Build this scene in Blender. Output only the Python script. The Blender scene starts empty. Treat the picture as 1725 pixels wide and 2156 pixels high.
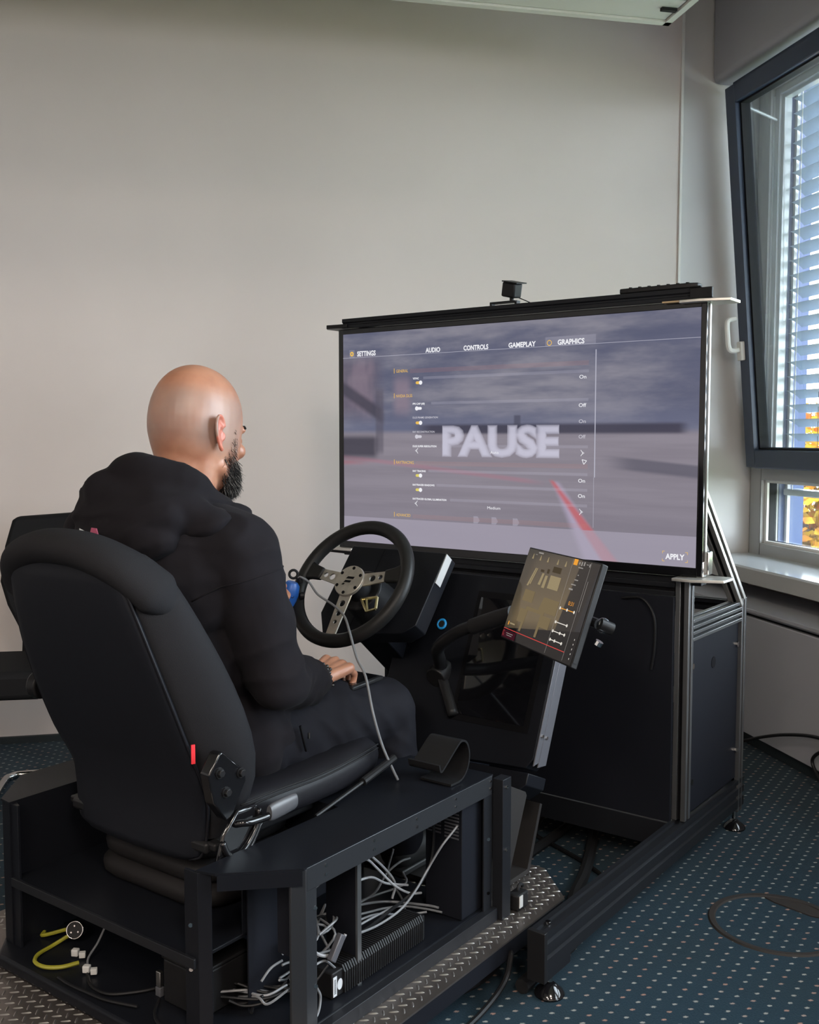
import bpy, bmesh, math, random
from math import sin, cos, pi, radians, sqrt, atan2
from mathutils import Vector, Matrix, noise
random.seed(7)
SC = bpy.context.scene
COL = SC.collection

# ------------------------------------------------------------------ camera, sky, light, exposure
CAM_H = 1.17
cam_d = bpy.data.cameras.new('camera'); cam = bpy.data.objects.new('camera', cam_d); COL.objects.link(cam)
cam_d.sensor_fit = 'HORIZONTAL'; cam_d.sensor_width = 36.0; cam_d.lens = 2148 / 1725 * 36.0
cam_d.clip_start = 0.05; cam_d.clip_end = 200
cam.location = (0, 0, CAM_H); cam.rotation_euler = (radians(90) - math.atan(158 / 2148), 0, 0)
SC.camera = cam
SC.view_settings.view_transform = 'Standard'; SC.view_settings.look = 'None'
SC.view_settings.gamma = 1.0; SC.view_settings.use_curve_mapping = False
SC.view_settings.exposure = 0.0
try: SC.cycles.max_bounces = 8; SC.cycles.sample_clamp_indirect = 6.0; SC.cycles.use_denoising = True
except Exception: pass

def lin(r, g, b, a=1.0):
    f = lambda c: (c / 255) / 12.92 if c / 255 <= .04045 else (((c / 255) + .055) / 1.055) ** 2.4
    return (f(r), f(g), f(b), a)

SKY = 20.0
w = bpy.data.worlds.new('overcast_sky'); SC.world = w; w.use_nodes = True
wb = w.node_tree.nodes['Background']; wb.inputs[0].default_value = (.86, .93, 1.0, 1); wb.inputs[1].default_value = SKY

A = radians(36.6); B = radians(12.37)
VV = Vector((cos(A), -sin(A), 0)); UU = Vector((sin(A), cos(A), 0)); A0 = -1.558
WR = Vector((cos(B), sin(B), 0)); WN = Vector((-sin(B), cos(B), 0))
ZZ = Vector((0, 0, 1))
FR = {'rig': (-A, lambda p: VV * (p[0] + A0) + UU * p[1] + ZZ * p[2]),
      'room': (B, lambda p: WR * p[0] + WN * p[1] + ZZ * p[2])}

def light_area(name, loc, rot, sx, sy, power, color=(1, 1, 1), portal=False):
    d = bpy.data.lights.new(name, 'AREA'); d.shape = 'RECTANGLE'; d.size = sx; d.size_y = sy; d.energy = power; d.color = color
    o = bpy.data.objects.new(name, d); COL.objects.link(o); o.location = loc; o.rotation_euler = rot
    if portal: d.cycles.is_portal = True
    return o
# daylight portals in the window openings of the right-hand wall (they emit nothing of their own)
WINS = [(2.55, 4.05), (0.75, 2.25), (-1.05, .45)]
for q0, q1 in WINS:
    light_area('window_portal', FR['room'][1]((3.02, (q0 + q1) / 2, 1.65)), (0, radians(90), B), 2.05, q1 - q0 + .3, 1, portal=True)
FILL_LAMPS = [(-1.6, -.9), (.4, -.9), (-1.6, -2.1), (.4, -2.1)]; FILL_W = 50; FILL_COL = (1, .88, .77)  # warm fill lamps added out of view behind the camera to brighten the room
# ------------------------------------------------------------------ helpers
BASE = {}
class MB:
    def __init__(s): s.v = []; s.f = []; s.uv = None
    def add(s, vs, fs):
        n = len(s.v); s.v += [Vector(p) for p in vs]; s.f += [tuple(i + n for i in f) for f in fs]; return s
    def box(s, c, d, rot=None):
        x, y, z = [k / 2 for k in d]; c = Vector(c)
        vs = [Vector(p) for p in ((-x, -y, -z), (x, -y, -z), (x, y, -z), (-x, y, -z), (-x, -y, z), (x, -y, z), (x, y, z), (-x, y, z))]
        if rot is not None: vs = [rot @ p for p in vs]
        return s.add([c + p for p in vs], [(0, 3, 2, 1), (4, 5, 6, 7), (0, 1, 5, 4), (1, 2, 6, 5), (2, 3, 7, 6), (3, 0, 4, 7)])
    def b2(s, a, b): return s.box([(i + j) / 2 for i, j in zip(a, b)], [abs(j - i) for i, j in zip(a, b)])
    def loft(s, rings, cap=True, closed=True):
        n = len(s.v); m = len(rings[0])
        for r in rings: s.v += [Vector(p) for p in r]
        for i in range(len(rings) - 1):
            for j in range(m if closed else m - 1):
                k = (j + 1) % m
                s.f.append((n + i * m + j, n + i * m + k, n + (i + 1) * m + k, n + (i + 1) * m + j))
        if cap and closed:
            s.f.append(tuple(n + j for j in reversed(range(m)))); e = n + (len(rings) - 1) * m
            s.f.append(tuple(e + j for j in range(m)))
        return s
    def prism(s, poly, axis, a, b):
        """poly of 2D points in the two axes other than `axis`, from a to b on that axis"""
        def P(p, t):
            return {'x': (t, p[0], p[1]), 'y': (p[0], t, p[1]), 'z': (p[0], p[1], t)}[axis]
        return s.loft([[P(p, a) for p in poly], [P(p, b) for p in poly]])
    def tube(s, path, r, n=8, cap=True):
        path = [Vector(p) for p in path]; rings = []
        rr = r if isinstance(r, (list, tuple)) else [r] * len(path)
        t0 = (path[1] - path[0]).normalized(); up = Vector((0, 0, 1)) if abs(t0.z) < .9 else Vector((1, 0, 0))
        nx = t0.cross(up).normalized()
        for i, p in enumerate(path):
            t = (path[min(i + 1, len(path) - 1)] - path[max(i - 1, 0)])
            t = t.normalized() if t.length > 1e-9 else t0
            nx = (nx - t * nx.dot(t)); nx = nx.normalized() if nx.length > 1e-6 else t.orthogonal().normalized()
            ny = t.cross(nx)
            rings.append([p + (nx * cos(2 * pi * k / n) + ny * sin(2 * pi * k / n)) * rr[i] for k in range(n)])
        return s.loft(rings, cap)
    def cyl(s, a, b, r, n=16, r2=None): return s.tube([a, b], [r, r if r2 is None else r2], n)
    def cap(s, a, b, ra, rb, n=14, m=5):
        """rounded cone"""
        a = Vector(a); b = Vector(b); d = b - a; L = d.length; d = d / L if L > 1e-9 else Vector((0, 0, 1))
        path = []; rad = []
        for i in range(m + 1):
            t = pi / 2 * i / m; path.append(a - d * ra * cos(t)); rad.append(max(ra * sin(t), 1e-4))
        for i in range(m + 1):
            t = pi / 2 * i / m; path.append(b + d * rb * sin(t)); rad.append(max(rb * cos(t), 1e-4))
        return s.tube(path, rad, n)
    def ell(s, c, r, n=20, m=12, rot=None):
        c = Vector(c); rings = []
        for i in range(m + 1):
            t = pi * i / m; st = max(sin(t), 1e-3)
            ring = [Vector((r[0] * st * cos(2 * pi * k / n), r[1] * st * sin(2 * pi * k / n), r[2] * -cos(t))) for k in range(n)]
            if rot is not None: ring = [rot @ p for p in ring]
            rings.append([c + p for p in ring])
        return s.loft(rings)
    def torus(s, c, e1, e2, R, r, n=48, m=10, a0=0, a1=2 * pi):
        c = Vector(c); e1 = Vector(e1); e2 = Vector(e2); nn = e1.cross(e2)
        full = abs(a1 - a0 - 2 * pi) < 1e-6; k = n if full else n + 1
        rings = []
        for i in range(k):
            t = a0 + (a1 - a0) * i / n; d = e1 * cos(t) + e2 * sin(t)
            rings.append([c + d * (R + r * cos(2 * pi * j / m)) + nn * r * sin(2 * pi * j / m) for j in range(m)])
        if full: rings.append(rings[0]); return s.loft(rings, cap=False)
        return s.loft(rings)

def spl(pts, k=6):
    P = [Vector(p) for p in pts]; P = [P[0] * 2 - P[1]] + P + [P[-1] * 2 - P[-2]]; out = []
    for i in range(1, len(P) - 2):
        for j in range(k):
            t = j / k; a, b, c, d = P[i - 1:i + 3]
            out.append(.5 * ((2 * b) + (c - a) * t + (2 * a - 5 * b + 4 * c - d) * t * t + (3 * b - a - 3 * c + d) * t ** 3))
    out.append(P[-2]); return out

def _mesh(name, mb, base, m, bevel, smooth, sub, uv=None):
    me = bpy.data.meshes.new(name); b = Vector(base)
    me.from_pydata([p - b for p in mb.v], [], mb.f)
    bm = bmesh.new(); bm.from_mesh(me); bmesh.ops.remove_doubles(bm, verts=bm.verts, dist=1e-6)
    bmesh.ops.recalc_face_normals(bm, faces=bm.faces); bm.to_mesh(me); bm.free()
    if m is not None: me.materials.append(m)
    if smooth:
        me.polygons.foreach_set('use_smooth', [True] * len(me.polygons))
        if smooth is not True: me.set_sharp_from_angle(angle=smooth)
    return me
def _mods(o, bevel, sub):
    if bevel:
        md = o.modifiers.new('bevel', 'BEVEL'); md.width = bevel; md.segments = 2; md.limit_method = 'ANGLE'; md.angle_limit = radians(35); md.harden_normals = False
    if sub:
        md = o.modifiers.new('subdivision', 'SUBSURF'); md.levels = sub; md.render_levels = sub
def tag(o, label, cat, group=None):
    o['label'] = label; o['category'] = cat
    if group: o['group'] = group
def thing(name, label, cat, base, frame='rig', group=None):
    o = bpy.data.objects.new(name, None); COL.objects.link(o); o.empty_display_size = .05
    o.location = FR[frame][1](base); o.rotation_euler = (0, 0, FR[frame][0]); BASE[o] = (tuple(base), frame)
    tag(o, label, cat, group); return o
def part(name, mb, m, parent, label=None, bevel=0, smooth=.6, sub=0, kind=None):
    base, fr = BASE[parent]
    o = bpy.data.objects.new(name, _mesh(name, mb, base, m, bevel, smooth, sub)); COL.objects.link(o)
    o.parent = parent; BASE[o] = (base, fr); _mods(o, bevel, sub)
    if label: o['label'] = label
    if kind: o['kind'] = kind
    return o
def solo(name, mb, m, label, cat, base, frame='rig', group=None, bevel=0, smooth=.6, sub=0, kind=None):
    o = bpy.data.objects.new(name, _mesh(name, mb, base, m, bevel, smooth, sub)); COL.objects.link(o)
    o.location = FR[frame][1](base); o.rotation_euler = (0, 0, FR[frame][0]); BASE[o] = (tuple(base), frame); _mods(o, bevel, sub)
    if kind: o['kind'] = kind
    if cat: tag(o, label, cat, group)
    return o
def struct(name, mb, m, parent=None, frame='room', bevel=0, smooth=.6):
    if parent is not None: return part(name, mb, m, parent, bevel=bevel, smooth=smooth)
    o = solo(name, mb, m, None, None, (0, 0, 0), frame, bevel=bevel, smooth=smooth); o['kind'] = 'structure'; return o
def again(o, delta, parent=None):
    """another copy of a part, sharing its mesh, moved by delta in the frame"""
    c = o.copy(); COL.objects.link(c); c.parent = parent or o.parent; c.location = Vector(o.location) + Vector(delta); return c
def bolts(parent, name, m, pts, axis, r=.006, h=.004, n=8):
    first = None
    for p in pts:
        p = Vector(p)
        if first is None:
            first = part(name, MB().cyl(p, p + Vector(axis) * h, r, n), m, parent); p0 = p
        else: again(first, p - p0)

# ------------------------------------------------------------------ materials
class N:
    """small arithmetic layer over shader math nodes"""
    def __init__(s, nt, k): s.nt = nt; s.k = k
    def _m(s, op, *a, clamp=False):
        n = s.nt.nodes.new('ShaderNodeMath'); n.operation = op; n.use_clamp = clamp
        for i, x in enumerate((s,) + a):
            if isinstance(x, N): s.nt.links.new(x.k, n.inputs[i])
            else: n.inputs[i].default_value = x
        return N(s.nt, n.outputs[0])
    def __add__(s, o): return s._m('ADD', o)
    def __sub__(s, o): return s._m('SUBTRACT', o)
    def __mul__(s, o): return s._m('MULTIPLY', o)
    def __truediv__(s, o): return s._m('DIVIDE', o)
    def abs(s): return s._m('ABSOLUTE')
    def frac(s): return s._m('FRACT')
    def floor(s): return s._m('FLOOR')
    def sqrt(s): return s._m('SQRT')
    def ss(s, a, b):
        n = s.nt.nodes.new('ShaderNodeMapRange'); n.interpolation_type = 'SMOOTHSTEP'
        s.nt.links.new(s.k, n.inputs[0]); n.inputs[1].default_value = a; n.inputs[2].default_value = b
        return N(s.nt, n.outputs[0])
def mixc(nt, f, a, b):
    n = nt.nodes.new('ShaderNodeMix'); n.data_type = 'RGBA'
    for i, x in ((0, f), (6, a), (7, b)):
        if isinstance(x, N): nt.links.new(x.k, n.inputs[i])
        elif hasattr(x, 'links'): nt.links.new(x, n.inputs[i])
        else: n.inputs[i].default_value = x
    return n.outputs[2]
def noise_n(nt, scale, detail=3, vec=None, rough=.5):
    n = nt.nodes.new('ShaderNodeTexNoise'); n.inputs['Scale'].default_value = scale; n.inputs['Detail'].default_value = detail
    n.inputs['Roughness'].default_value = rough
    if vec is not None: nt.links.new(vec, n.inputs['Vector'])
    return n
def mat(name, col, rough=.5, metal=0, spec=.5, var=0, vs=30, bump=0, bs=200, bd=.001, coat=0, col2=None, sheen=0, sss=0, stretch=None):
    m = bpy.data.materials.new(name); m.use_nodes = True; nt = m.node_tree; p = nt.nodes['Principled BSDF']
    if len(col) == 3: col = tuple(col) + (1,)
    p.inputs['Base Color'].default_value = col; p.inputs['Roughness'].default_value = rough; p.inputs['Metallic'].default_value = metal
    p.inputs['Specular IOR Level'].default_value = spec; p.inputs['Coat Weight'].default_value = coat
    if sheen: p.inputs['Sheen Weight'].default_value = sheen; p.inputs['Sheen Roughness'].default_value = .4
    if sss: p.inputs['Subsurface Weight'].default_value = sss; p.inputs['Subsurface Radius'].default_value = (.01, .004, .002); p.inputs['Subsurface Scale'].default_value = 1
    tc = nt.nodes.new('ShaderNodeTexCoord'); vec = tc.outputs['Object']
    if stretch:
        mp = nt.nodes.new('ShaderNodeMapping'); mp.inputs['Scale'].default_value = stretch; nt.links.new(vec, mp.inputs[0]); vec = mp.outputs[0]
    if var or col2:
        n = noise_n(nt, vs, 4, vec); c2 = col2 if col2 else tuple(c * (1 - var) for c in col[:3]) + (1,)
        if len(c2) == 3: c2 = tuple(c2) + (1,)
        nt.links.new(mixc(nt, N(nt, n.outputs[0]).ss(.35, .65), col, c2), p.inputs['Base Color'])
    if bump:
        n = noise_n(nt, bs, 3, vec); bp = nt.nodes.new('ShaderNodeBump'); bp.inputs['Strength'].default_value = bump; bp.inputs['Distance'].default_value = bd
        nt.links.new(n.outputs[0], bp.inputs['Height']); nt.links.new(bp.outputs[0], p.inputs['Normal'])
    return m
def glow(name, col, k=1.0, alpha=1.0):
    m = bpy.data.materials.new(name); m.use_nodes = True; nt = m.node_tree; nt.nodes.clear()
    e = nt.nodes.new('ShaderNodeEmission'); e.inputs[0].default_value = col; e.inputs[1].default_value = k
    o = nt.nodes.new('ShaderNodeOutputMaterial')
    if alpha < 1:
        t = nt.nodes.new('ShaderNodeBsdfTransparent'); x = nt.nodes.new('ShaderNodeMixShader'); x.inputs[0].default_value = alpha
        nt.links.new(t.outputs[0], x.inputs[1]); nt.links.new(e.outputs[0], x.inputs[2]); nt.links.new(x.outputs[0], o.inputs[0])
    else: nt.links.new(e.outputs[0], o.inputs[0])
    return m

M = {}
M['wall'] = mat('wall_paint', (.645, .578, .542), .55, var=.05, vs=1.2, bump=.05, bs=120)
M['wall_gloss'] = mat('partition_end_panel', (.58, .57, .56), .28, bump=.02, bs=6)
M['white_trim'] = mat('white_trim', (.75, .74, .71), .4)
M['grey_panel'] = mat('radiator_cover_paint', (.33, .33, .355), .45)
M['ceiling'] = mat('ceiling_paint', (.6, .58, .55), .7)
M['panel_cream'] = mat('ceiling_panel_metal', (.66, .65, .60), .4)
M['sill'] = mat('window_sill_laminate', (.52, .55, .58), .12)
M['sill_edge'] = mat('window_sill_edge', (.40, .40, .39), .4)
M['frame_grey'] = mat('window_frame_grey', (.36, .36, .35), .4)
M['frame_alu'] = mat('window_frame_aluminium', (.62, .64, .65), .3, metal=.25)
M['sash_blue'] = mat('window_sash_dark_blue', lin(52, 64, 84), .35)
M['rubber'] = mat('black_rubber', (.01, .01, .011), .6, spec=.22)
M['blind'] = mat('blind_slat_paint', lin(150, 162, 178), .45)
M['clad'] = mat('outside_cladding_blue', lin(9, 42, 88), .5)
M['chrome'] = mat('chrome', (.62, .61, .6), .14, metal=1)
M['alu'] = mat('brushed_aluminium', (.55, .54, .52), .32, metal=1, bump=.15, bs=300, stretch=(1, 12, 12))
M['alu_cut'] = mat('raw_aluminium_plate', (.62, .6, .56), .35, metal=.8)
M['steel_grey'] = mat('grey_painted_steel', (.095, .095, .108), .42, metal=.3)
M['black'] = mat('black_powder_coat', (.007, .0078, .0105), .36, spec=0.14, bump=.08, bs=900, bd=.0004)
M['black_alu'] = mat('black_anodised_profile', (.014, .015, .018), .36, spec=0.16, metal=.2)
M['rail_grey'] = mat('dark_grey_anodised_rail', (.026, .028, .032), .34, metal=.3, spec=.3)
M['panel_black'] = mat('black_composite_panel', (.009, .010, .014), .5, spec=0.12)
M['grey_post'] = mat('grey_aluminium_profile', (.17, .175, .18), .34, metal=.8)
M['groove'] = mat('profile_groove_black', (.004, .004, .005), .6, spec=.08)
M['plastic'] = mat('black_plastic', (.011, .011, .012), .38, spec=0.18)
M['gloss_black'] = mat('glossy_black_plastic', (.006, .006, .007), .1)
M['lever'] = mat('grey_plastic_lever', (.07, .072, .08), .38)
M['leather'] = mat('black_wheel_leather', (.012, .012, .012), .42, spec=0.18, bump=.15, bs=900, bd=.0005)
M['seat_shell'] = mat('seat_back_cover', (.0085, .0095, .013), .6, spec=0.12, bump=.1, bs=700, bd=.0005)
M['seat_fabric'] = mat('seat_side_fabric', (.016, .016, .018), .85, spec=0.08, bump=.5, bs=900, bd=.0008, sheen=.0)
M['seat_vinyl'] = mat('seat_cushion_vinyl', (.0095, .0095, .012), .42, spec=0.16, bump=.12, bs=500, bd=.0006)
M['red'] = mat('red_fabric_tag', lin(215, 40, 50), .6)
M['hoodie'] = mat('black_cotton_hoodie', (.0115, .0105, .0125), .9, spec=0.05, bump=.25, bs=1200, bd=.0005, sheen=.02)
M['trousers'] = mat('black_trousers', (.0105, .0105, .0135), .75, spec=0.06, bump=.2, bs=1000, bd=.0005, sheen=.0)
M['shoe'] = mat('black_shoe', (.01, .01, .01), .5)
M['bead'] = mat('black_beads', (.012, .011, .011), .25)
M['white'] = mat('white_plastic', (.46, .46, .45), .45)
M['cream'] = mat('cream_plastic', (.55, .48, .33), .5)
M['cable_grey'] = mat('grey_cable', (.16, .165, .175), .4)
M['cable_light'] = mat('light_grey_cable', (.3, .3, .31), .4)
M['cable_dark'] = mat('dark_cable', (.009, .009, .010), .45, spec=.2)
M['cable_yellow'] = mat('yellow_green_cable', (.25, .235, .02), .45)
M['cable_blue'] = mat('blue_cable', (.05, .25, .32), .45)
M['blue_plastic'] = mat('blue_plastic', lin(35, 85, 160), .4)
M['blue_ring'] = mat('blue_button_ring', lin(40, 150, 220), .35)
M['brass'] = mat('gold_metal', (.6, .52, .3), .3, metal=1)
M['chair_cloth'] = mat('black_chair_upholstery', (.012, .012, .013), .7, spec=0.08, bump=.15, bs=700, bd=.0005)
M['teal_dark'] = mat('dark_skirting', (.012, .02, .024), .6)
M['label_white'] = mat('white_sticker', (.55, .57, .6), .5)
M['print_black'] = mat('black_print', (.02, .02, .02), .5)
M['kick'] = mat('dusty_black_plate', (.018, .016, .0155), .5)
M['bellows'] = mat('rubber_bellows', (.011, .010, .0105), .6, spec=.2)
M['outlet'] = mat('floor_outlet_ring', (.026, .023, .022), .7, spec=.2)
M['pink'] = mat('pink_paper', lin(150, 70, 95), .6)
M['bark'] = mat('tree_bark', (.08, .05, .03), .8)
M['leaf'] = mat('autumn_leaves', lin(140, 116, 30), .8, spec=0, col2=lin(122, 60, 20), vs=6)
M['facade'] = mat('pale_facade_render', (.55, .55, .55), .8)
M['lawn'] = mat('lawn_ground', (.10, .13, .04), .9)

M['lamp_glow'] = glow('lamp_diffuser_glow', (1, .93, .84, 1), 6.0)  # glowing face of the added fill lights
def glass_mat(name, tint=(1, 1, 1, 1), k=1.0):
    m = bpy.data.materials.new(name); m.use_nodes = True; nt = m.node_tree; nt.nodes.clear()
    o = nt.nodes.new('ShaderNodeOutputMaterial'); x = nt.nodes.new('ShaderNodeMixShader'); f = nt.nodes.new('ShaderNodeFresnel'); f.inputs[0].default_value = 1.45
    t = nt.nodes.new('ShaderNodeBsdfTransparent'); t.inputs[0].default_value = tint; g = nt.nodes.new('ShaderNodeBsdfGlossy'); g.inputs['Roughness'].default_value = .01
    nt.links.new((N(nt, f.outputs[0]) * k).k, x.inputs[0])
    nt.links.new(t.outputs[0], x.inputs[1]); nt.links.new(g.outputs[0], x.inputs[2]); nt.links.new(x.outputs[0], o.inputs[0]); return m
M['gloss_screen'] = mat('dark_screen_glass', (.004, .004, .005), .05, spec=.6)
M['alu_hub'] = mat('satin_hub_metal', (.50, .47, .42), .42, metal=.85, var=.2, vs=40)
M['glass'] = glass_mat('window_glass', (.93, .96, .97, 1), .35)

def carpet_mat():
    m = bpy.data.materials.new('teal_dotted_carpet'); m.use_nodes = True; nt = m.node_tree; p = nt.nodes['Principled BSDF']
    p.inputs['Roughness'].default_value = .95; p.inputs['Specular IOR Level'].default_value = .15; p.inputs['Sheen Weight'].default_value = .05
    tc = nt.nodes.new('ShaderNodeTexCoord'); sp = nt.nodes.new('ShaderNodeSeparateXYZ'); nt.links.new(tc.outputs['Object'], sp.inputs[0])
    X = N(nt, sp.outputs[0]); Y = N(nt, sp.outputs[1]); S = .0472
    wob = noise_n(nt, 420, 2, tc.outputs['Object']); wv = (N(nt, wob.outputs[0]) - .5) * .006
    def lattice(ox, oy):
        a = (X + ox) / S; b = (Y + oy) / S
        dx = ((a.frac() - .5).abs()) * S + wv; dy = ((b.frac() - .5).abs()) * S + wv
        dx = dx * .8; dy = dy * 1.3
        d = (dx * dx + dy * dy).sqrt()
        c = nt.nodes.new('ShaderNodeCombineXYZ'); nt.links.new(a.floor().k, c.inputs[0]); nt.links.new(b.floor().k, c.inputs[1]); c.inputs[2].default_value = ox * 50
        wn = nt.nodes.new('ShaderNodeTexWhiteNoise'); nt.links.new(c.outputs[0], wn.inputs[0])
        return (d * -1).ss(-.0054, -.0028), N(nt, wn.outputs['Value'])
    m1, c1 = lattice(.0203, .0231); m2, c2 = lattice(.0203 + S / 2, .0231 + S / 2)
    n = noise_n(nt, 260, 3, tc.outputs['Object']); n2 = noise_n(nt, 3, 2, tc.outputs['Object'])
    base = mixc(nt, N(nt, n.outputs[0]).ss(.3, .7), (.0050, .0190, .032, 1), (.0085, .027, .042, 1))
    base = mixc(nt, N(nt, n2.outputs[0]).ss(.35, .7) * .35, base, (.009, .020, .026, 1))
    white = (.23, .24, .225, 1); warm = (.26, .135, .10, 1)
    base = mixc(nt, m1, base, mixc(nt, c1.ss(.45, .9) * .8, white, warm))
    base = mixc(nt, m2, base, mixc(nt, c2.ss(.45, .9) * .8, white, warm))
    nt.links.new(base, p.inputs['Base Color'])
    bp = nt.nodes.new('ShaderNodeBump'); bp.inputs['Strength'].default_value = .4; bp.inputs['Distance'].default_value = .003
    nt.links.new(n.outputs[0], bp.inputs['Height']); nt.links.new(bp.outputs[0], p.inputs['Normal']); return m
M['carpet'] = carpet_mat()

def skin_mat():
    m = mat('skin', lin(180, 130, 105), .42, sss=.15, bump=.12, bs=500, bd=.0006); nt = m.node_tree; p = nt.nodes['Principled BSDF']
    tc = nt.nodes.new('ShaderNodeTexCoord'); n1 = noise_n(nt, 14, 3, tc.outputs['Object']); n2 = noise_n(nt, 60, 3, tc.outputs['Object'])
    c = mixc(nt, N(nt, n1.outputs[0]).ss(.35, .7), lin(168, 120, 96), lin(148, 99, 77))
    c = mixc(nt, N(nt, n2.outputs[0]).ss(.45, .75) * .25, c, lin(146, 92, 74))
    # shaved scalp: faint grey stubble shadow on the sides and back of the head
    at = nt.nodes.new('ShaderNodeAttribute'); at.attribute_name = 'stubble'
    n3 = noise_n(nt, 9, 3, tc.outputs['Object'])
    c = mixc(nt, N(nt, at.outputs['Fac']) * (N(nt, n3.outputs[0]).ss(.2, .7) * .4 + .3), c, lin(138, 122, 115))
    at2 = nt.nodes.new('ShaderNodeAttribute'); at2.attribute_name = 'flush'
    c = mixc(nt, N(nt, at2.outputs['Fac']) * .55, c, lin(205, 105, 85))
    nt.links.new(c, p.inputs['Base Color']); return m
M['skin'] = skin_mat()
def hair_mat():
    m = mat('grey_black_beard', (.02, .018, .017), .6, spec=.15); nt = m.node_tree; p = nt.nodes['Principled BSDF']
    g = nt.nodes.new('ShaderNodeNewGeometry'); r = N(nt, g.outputs['Random Per Island'])
    nt.links.new(mixc(nt, r.ss(.78, 1.0), (.012, .010, .010, 1), (.36, .33, .30, 1)), p.inputs['Base Color']); return m
M['beard'] = hair_mat()

# ------------------------------------------------------------------ room shell
CEIL = 3.1
struct('floor', MB().b2((-3.3, -3.1, -.1), (2.63, 4.25, 0)), M['carpet'])
struct('wall_back', MB().b2((-3.3, 4.078, 0), (2.072, 4.25, CEIL)), M['wall'])
struct('wall_end', MB().b2((2.072, 4.083, 0), (2.63, 4.25, CEIL)), M['wall_gloss'])
struct('trim_1', MB().b2((2.066, 4.070, .02), (2.080, 4.09, 2.99)), M['white_trim'], bevel=.003)
struct('baseboard_back', MB().b2((-3.2, 4.060, 0), (2.05, 4.08, .025)), M['teal_dark'])
struct('wall_left', MB().b2((-3.3, -3.0, 0), (-3.2, 4.1, CEIL)), M['wall'])
struct('wall_rear', MB().b2((-3.3, -3.1, 0), (2.63, -3.0, CEIL)), M['wall'])
struct('ceiling', MB().b2((-3.3, -3.1, CEIL), (2.63, 4.25, CEIL + .1)), M['ceiling'])
wr_ = MB().b2((2.44, -3.1, 0), (2.63, 4.1, .64)).b2((2.44, -3.1, 2.68), (2.63, 4.1, CEIL))
for a, b in ((2.25, 2.55), (.45, .75), (-3.1, -1.05)): wr_.b2((2.44, a, .64), (2.63, b, 2.68))
struct('wall_right', wr_, M['wall'])
sof = [(2.46, 2.665), (2.25, 2.665), (2.232, 2.668), (2.221, 2.678), (2.217, 2.695), (2.217, CEIL), (2.46, CEIL)]
struct('trim_2', MB().prism([(p, z) for p, z in sof], 'y', -3.0, 4.075), M['grey_panel'], smooth=.9)
sl = [(2.45, .612), (2.175, .595), (2.168, .60), (2.166, .65), (2.172, .657), (2.45, .66)]
struct('window_sill', MB().prism(sl, 'y', -3.0, 4.073), M['sill'], smooth=.3)
struct('trim_3', MB().b2((2.160, -3.0, .593), (2.168, 4.07, .652)), M['sill_edge'], bevel=.002)

t = thing('sill_lock', 'small pale keyhole plate on the front edge of the window sill', 'fitting', (2.16, 3.80, .62), 'room')
part('plate', MB().b2((2.157, 3.785, .605), (2.161, 3.815, .645)), M['sill_edge'], t, bevel=.001)
bolts(t, 'screw', M['white_trim'], [(2.157, 3.80, .634), (2.157, 3.80, .615)], (-1, 0, 0), .006, .003)

t = thing('radiator_cover', 'pale grey panelled radiator casing along the wall under the window sill', 'radiator', (2.05, .5, 0), 'room')
p0 = None
for i in range(5):
    q1 = 4.06 - i * 1.28; mb = MB().b2((2.05, q1 - 1.272, .055), (2.07, q1, .50))
    part('front_panel', mb, M['grey_panel'], t, bevel=.003)
part('top_rail', MB().b2((2.055, -2.35, .51), (2.38, 4.06, .53)).b2((2.046, -2.35, .517), (2.056, 4.06, .531)), M['grey_panel'], t, bevel=.002)
part('plinth', MB().b2((2.09, -2.35, 0), (2.38, 4.06, .5)), M['teal_dark'], t)

t = thing('ceiling_panel', 'cream metal panel strips of the suspended ceiling unit near the window', 'ceiling panel', (-.3, 2, 2.62), 'room')
first = None
for i in range(16):
    q1 = 3.432 - .03 - i * .165
    if first is None: first = part('panel_strip', MB().b2((-2.3, q1 - .158, 2.622), (1.66, q1, 2.64)), M['panel_cream'], t, bevel=.003)
    else: again(first, (0, -i * .165, 0))
part('edge_trim', MB().b2((1.664, .78, 2.615), (1.688, 3.432, 2.69)).b2((-2.33, 3.404, 2.615), (1.688, 3.432, 2.69)).b2((-2.33, .75, 2.615), (1.688, .778, 2.69)), M['panel_cream'], t, bevel=.003)
part('carcass', MB().b2((-2.3, .78, 2.643), (1.66, 3.40, 2.69)), M['panel_cream'], t)
part('end_clip', MB().b2((1.60, 3.30, 2.612), (1.655, 3.318, 2.622)), M['rubber'], t)
r0 = part('hanger_rod', MB().cyl((1.3, 3.1, 2.69), (1.3, 3.1, CEIL), .006, 8), M['chrome'], t)
for d in ((-3.2, 0, 0), (0, -2, 0), (-3.2, -2, 0)): again(r0, d)

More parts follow.
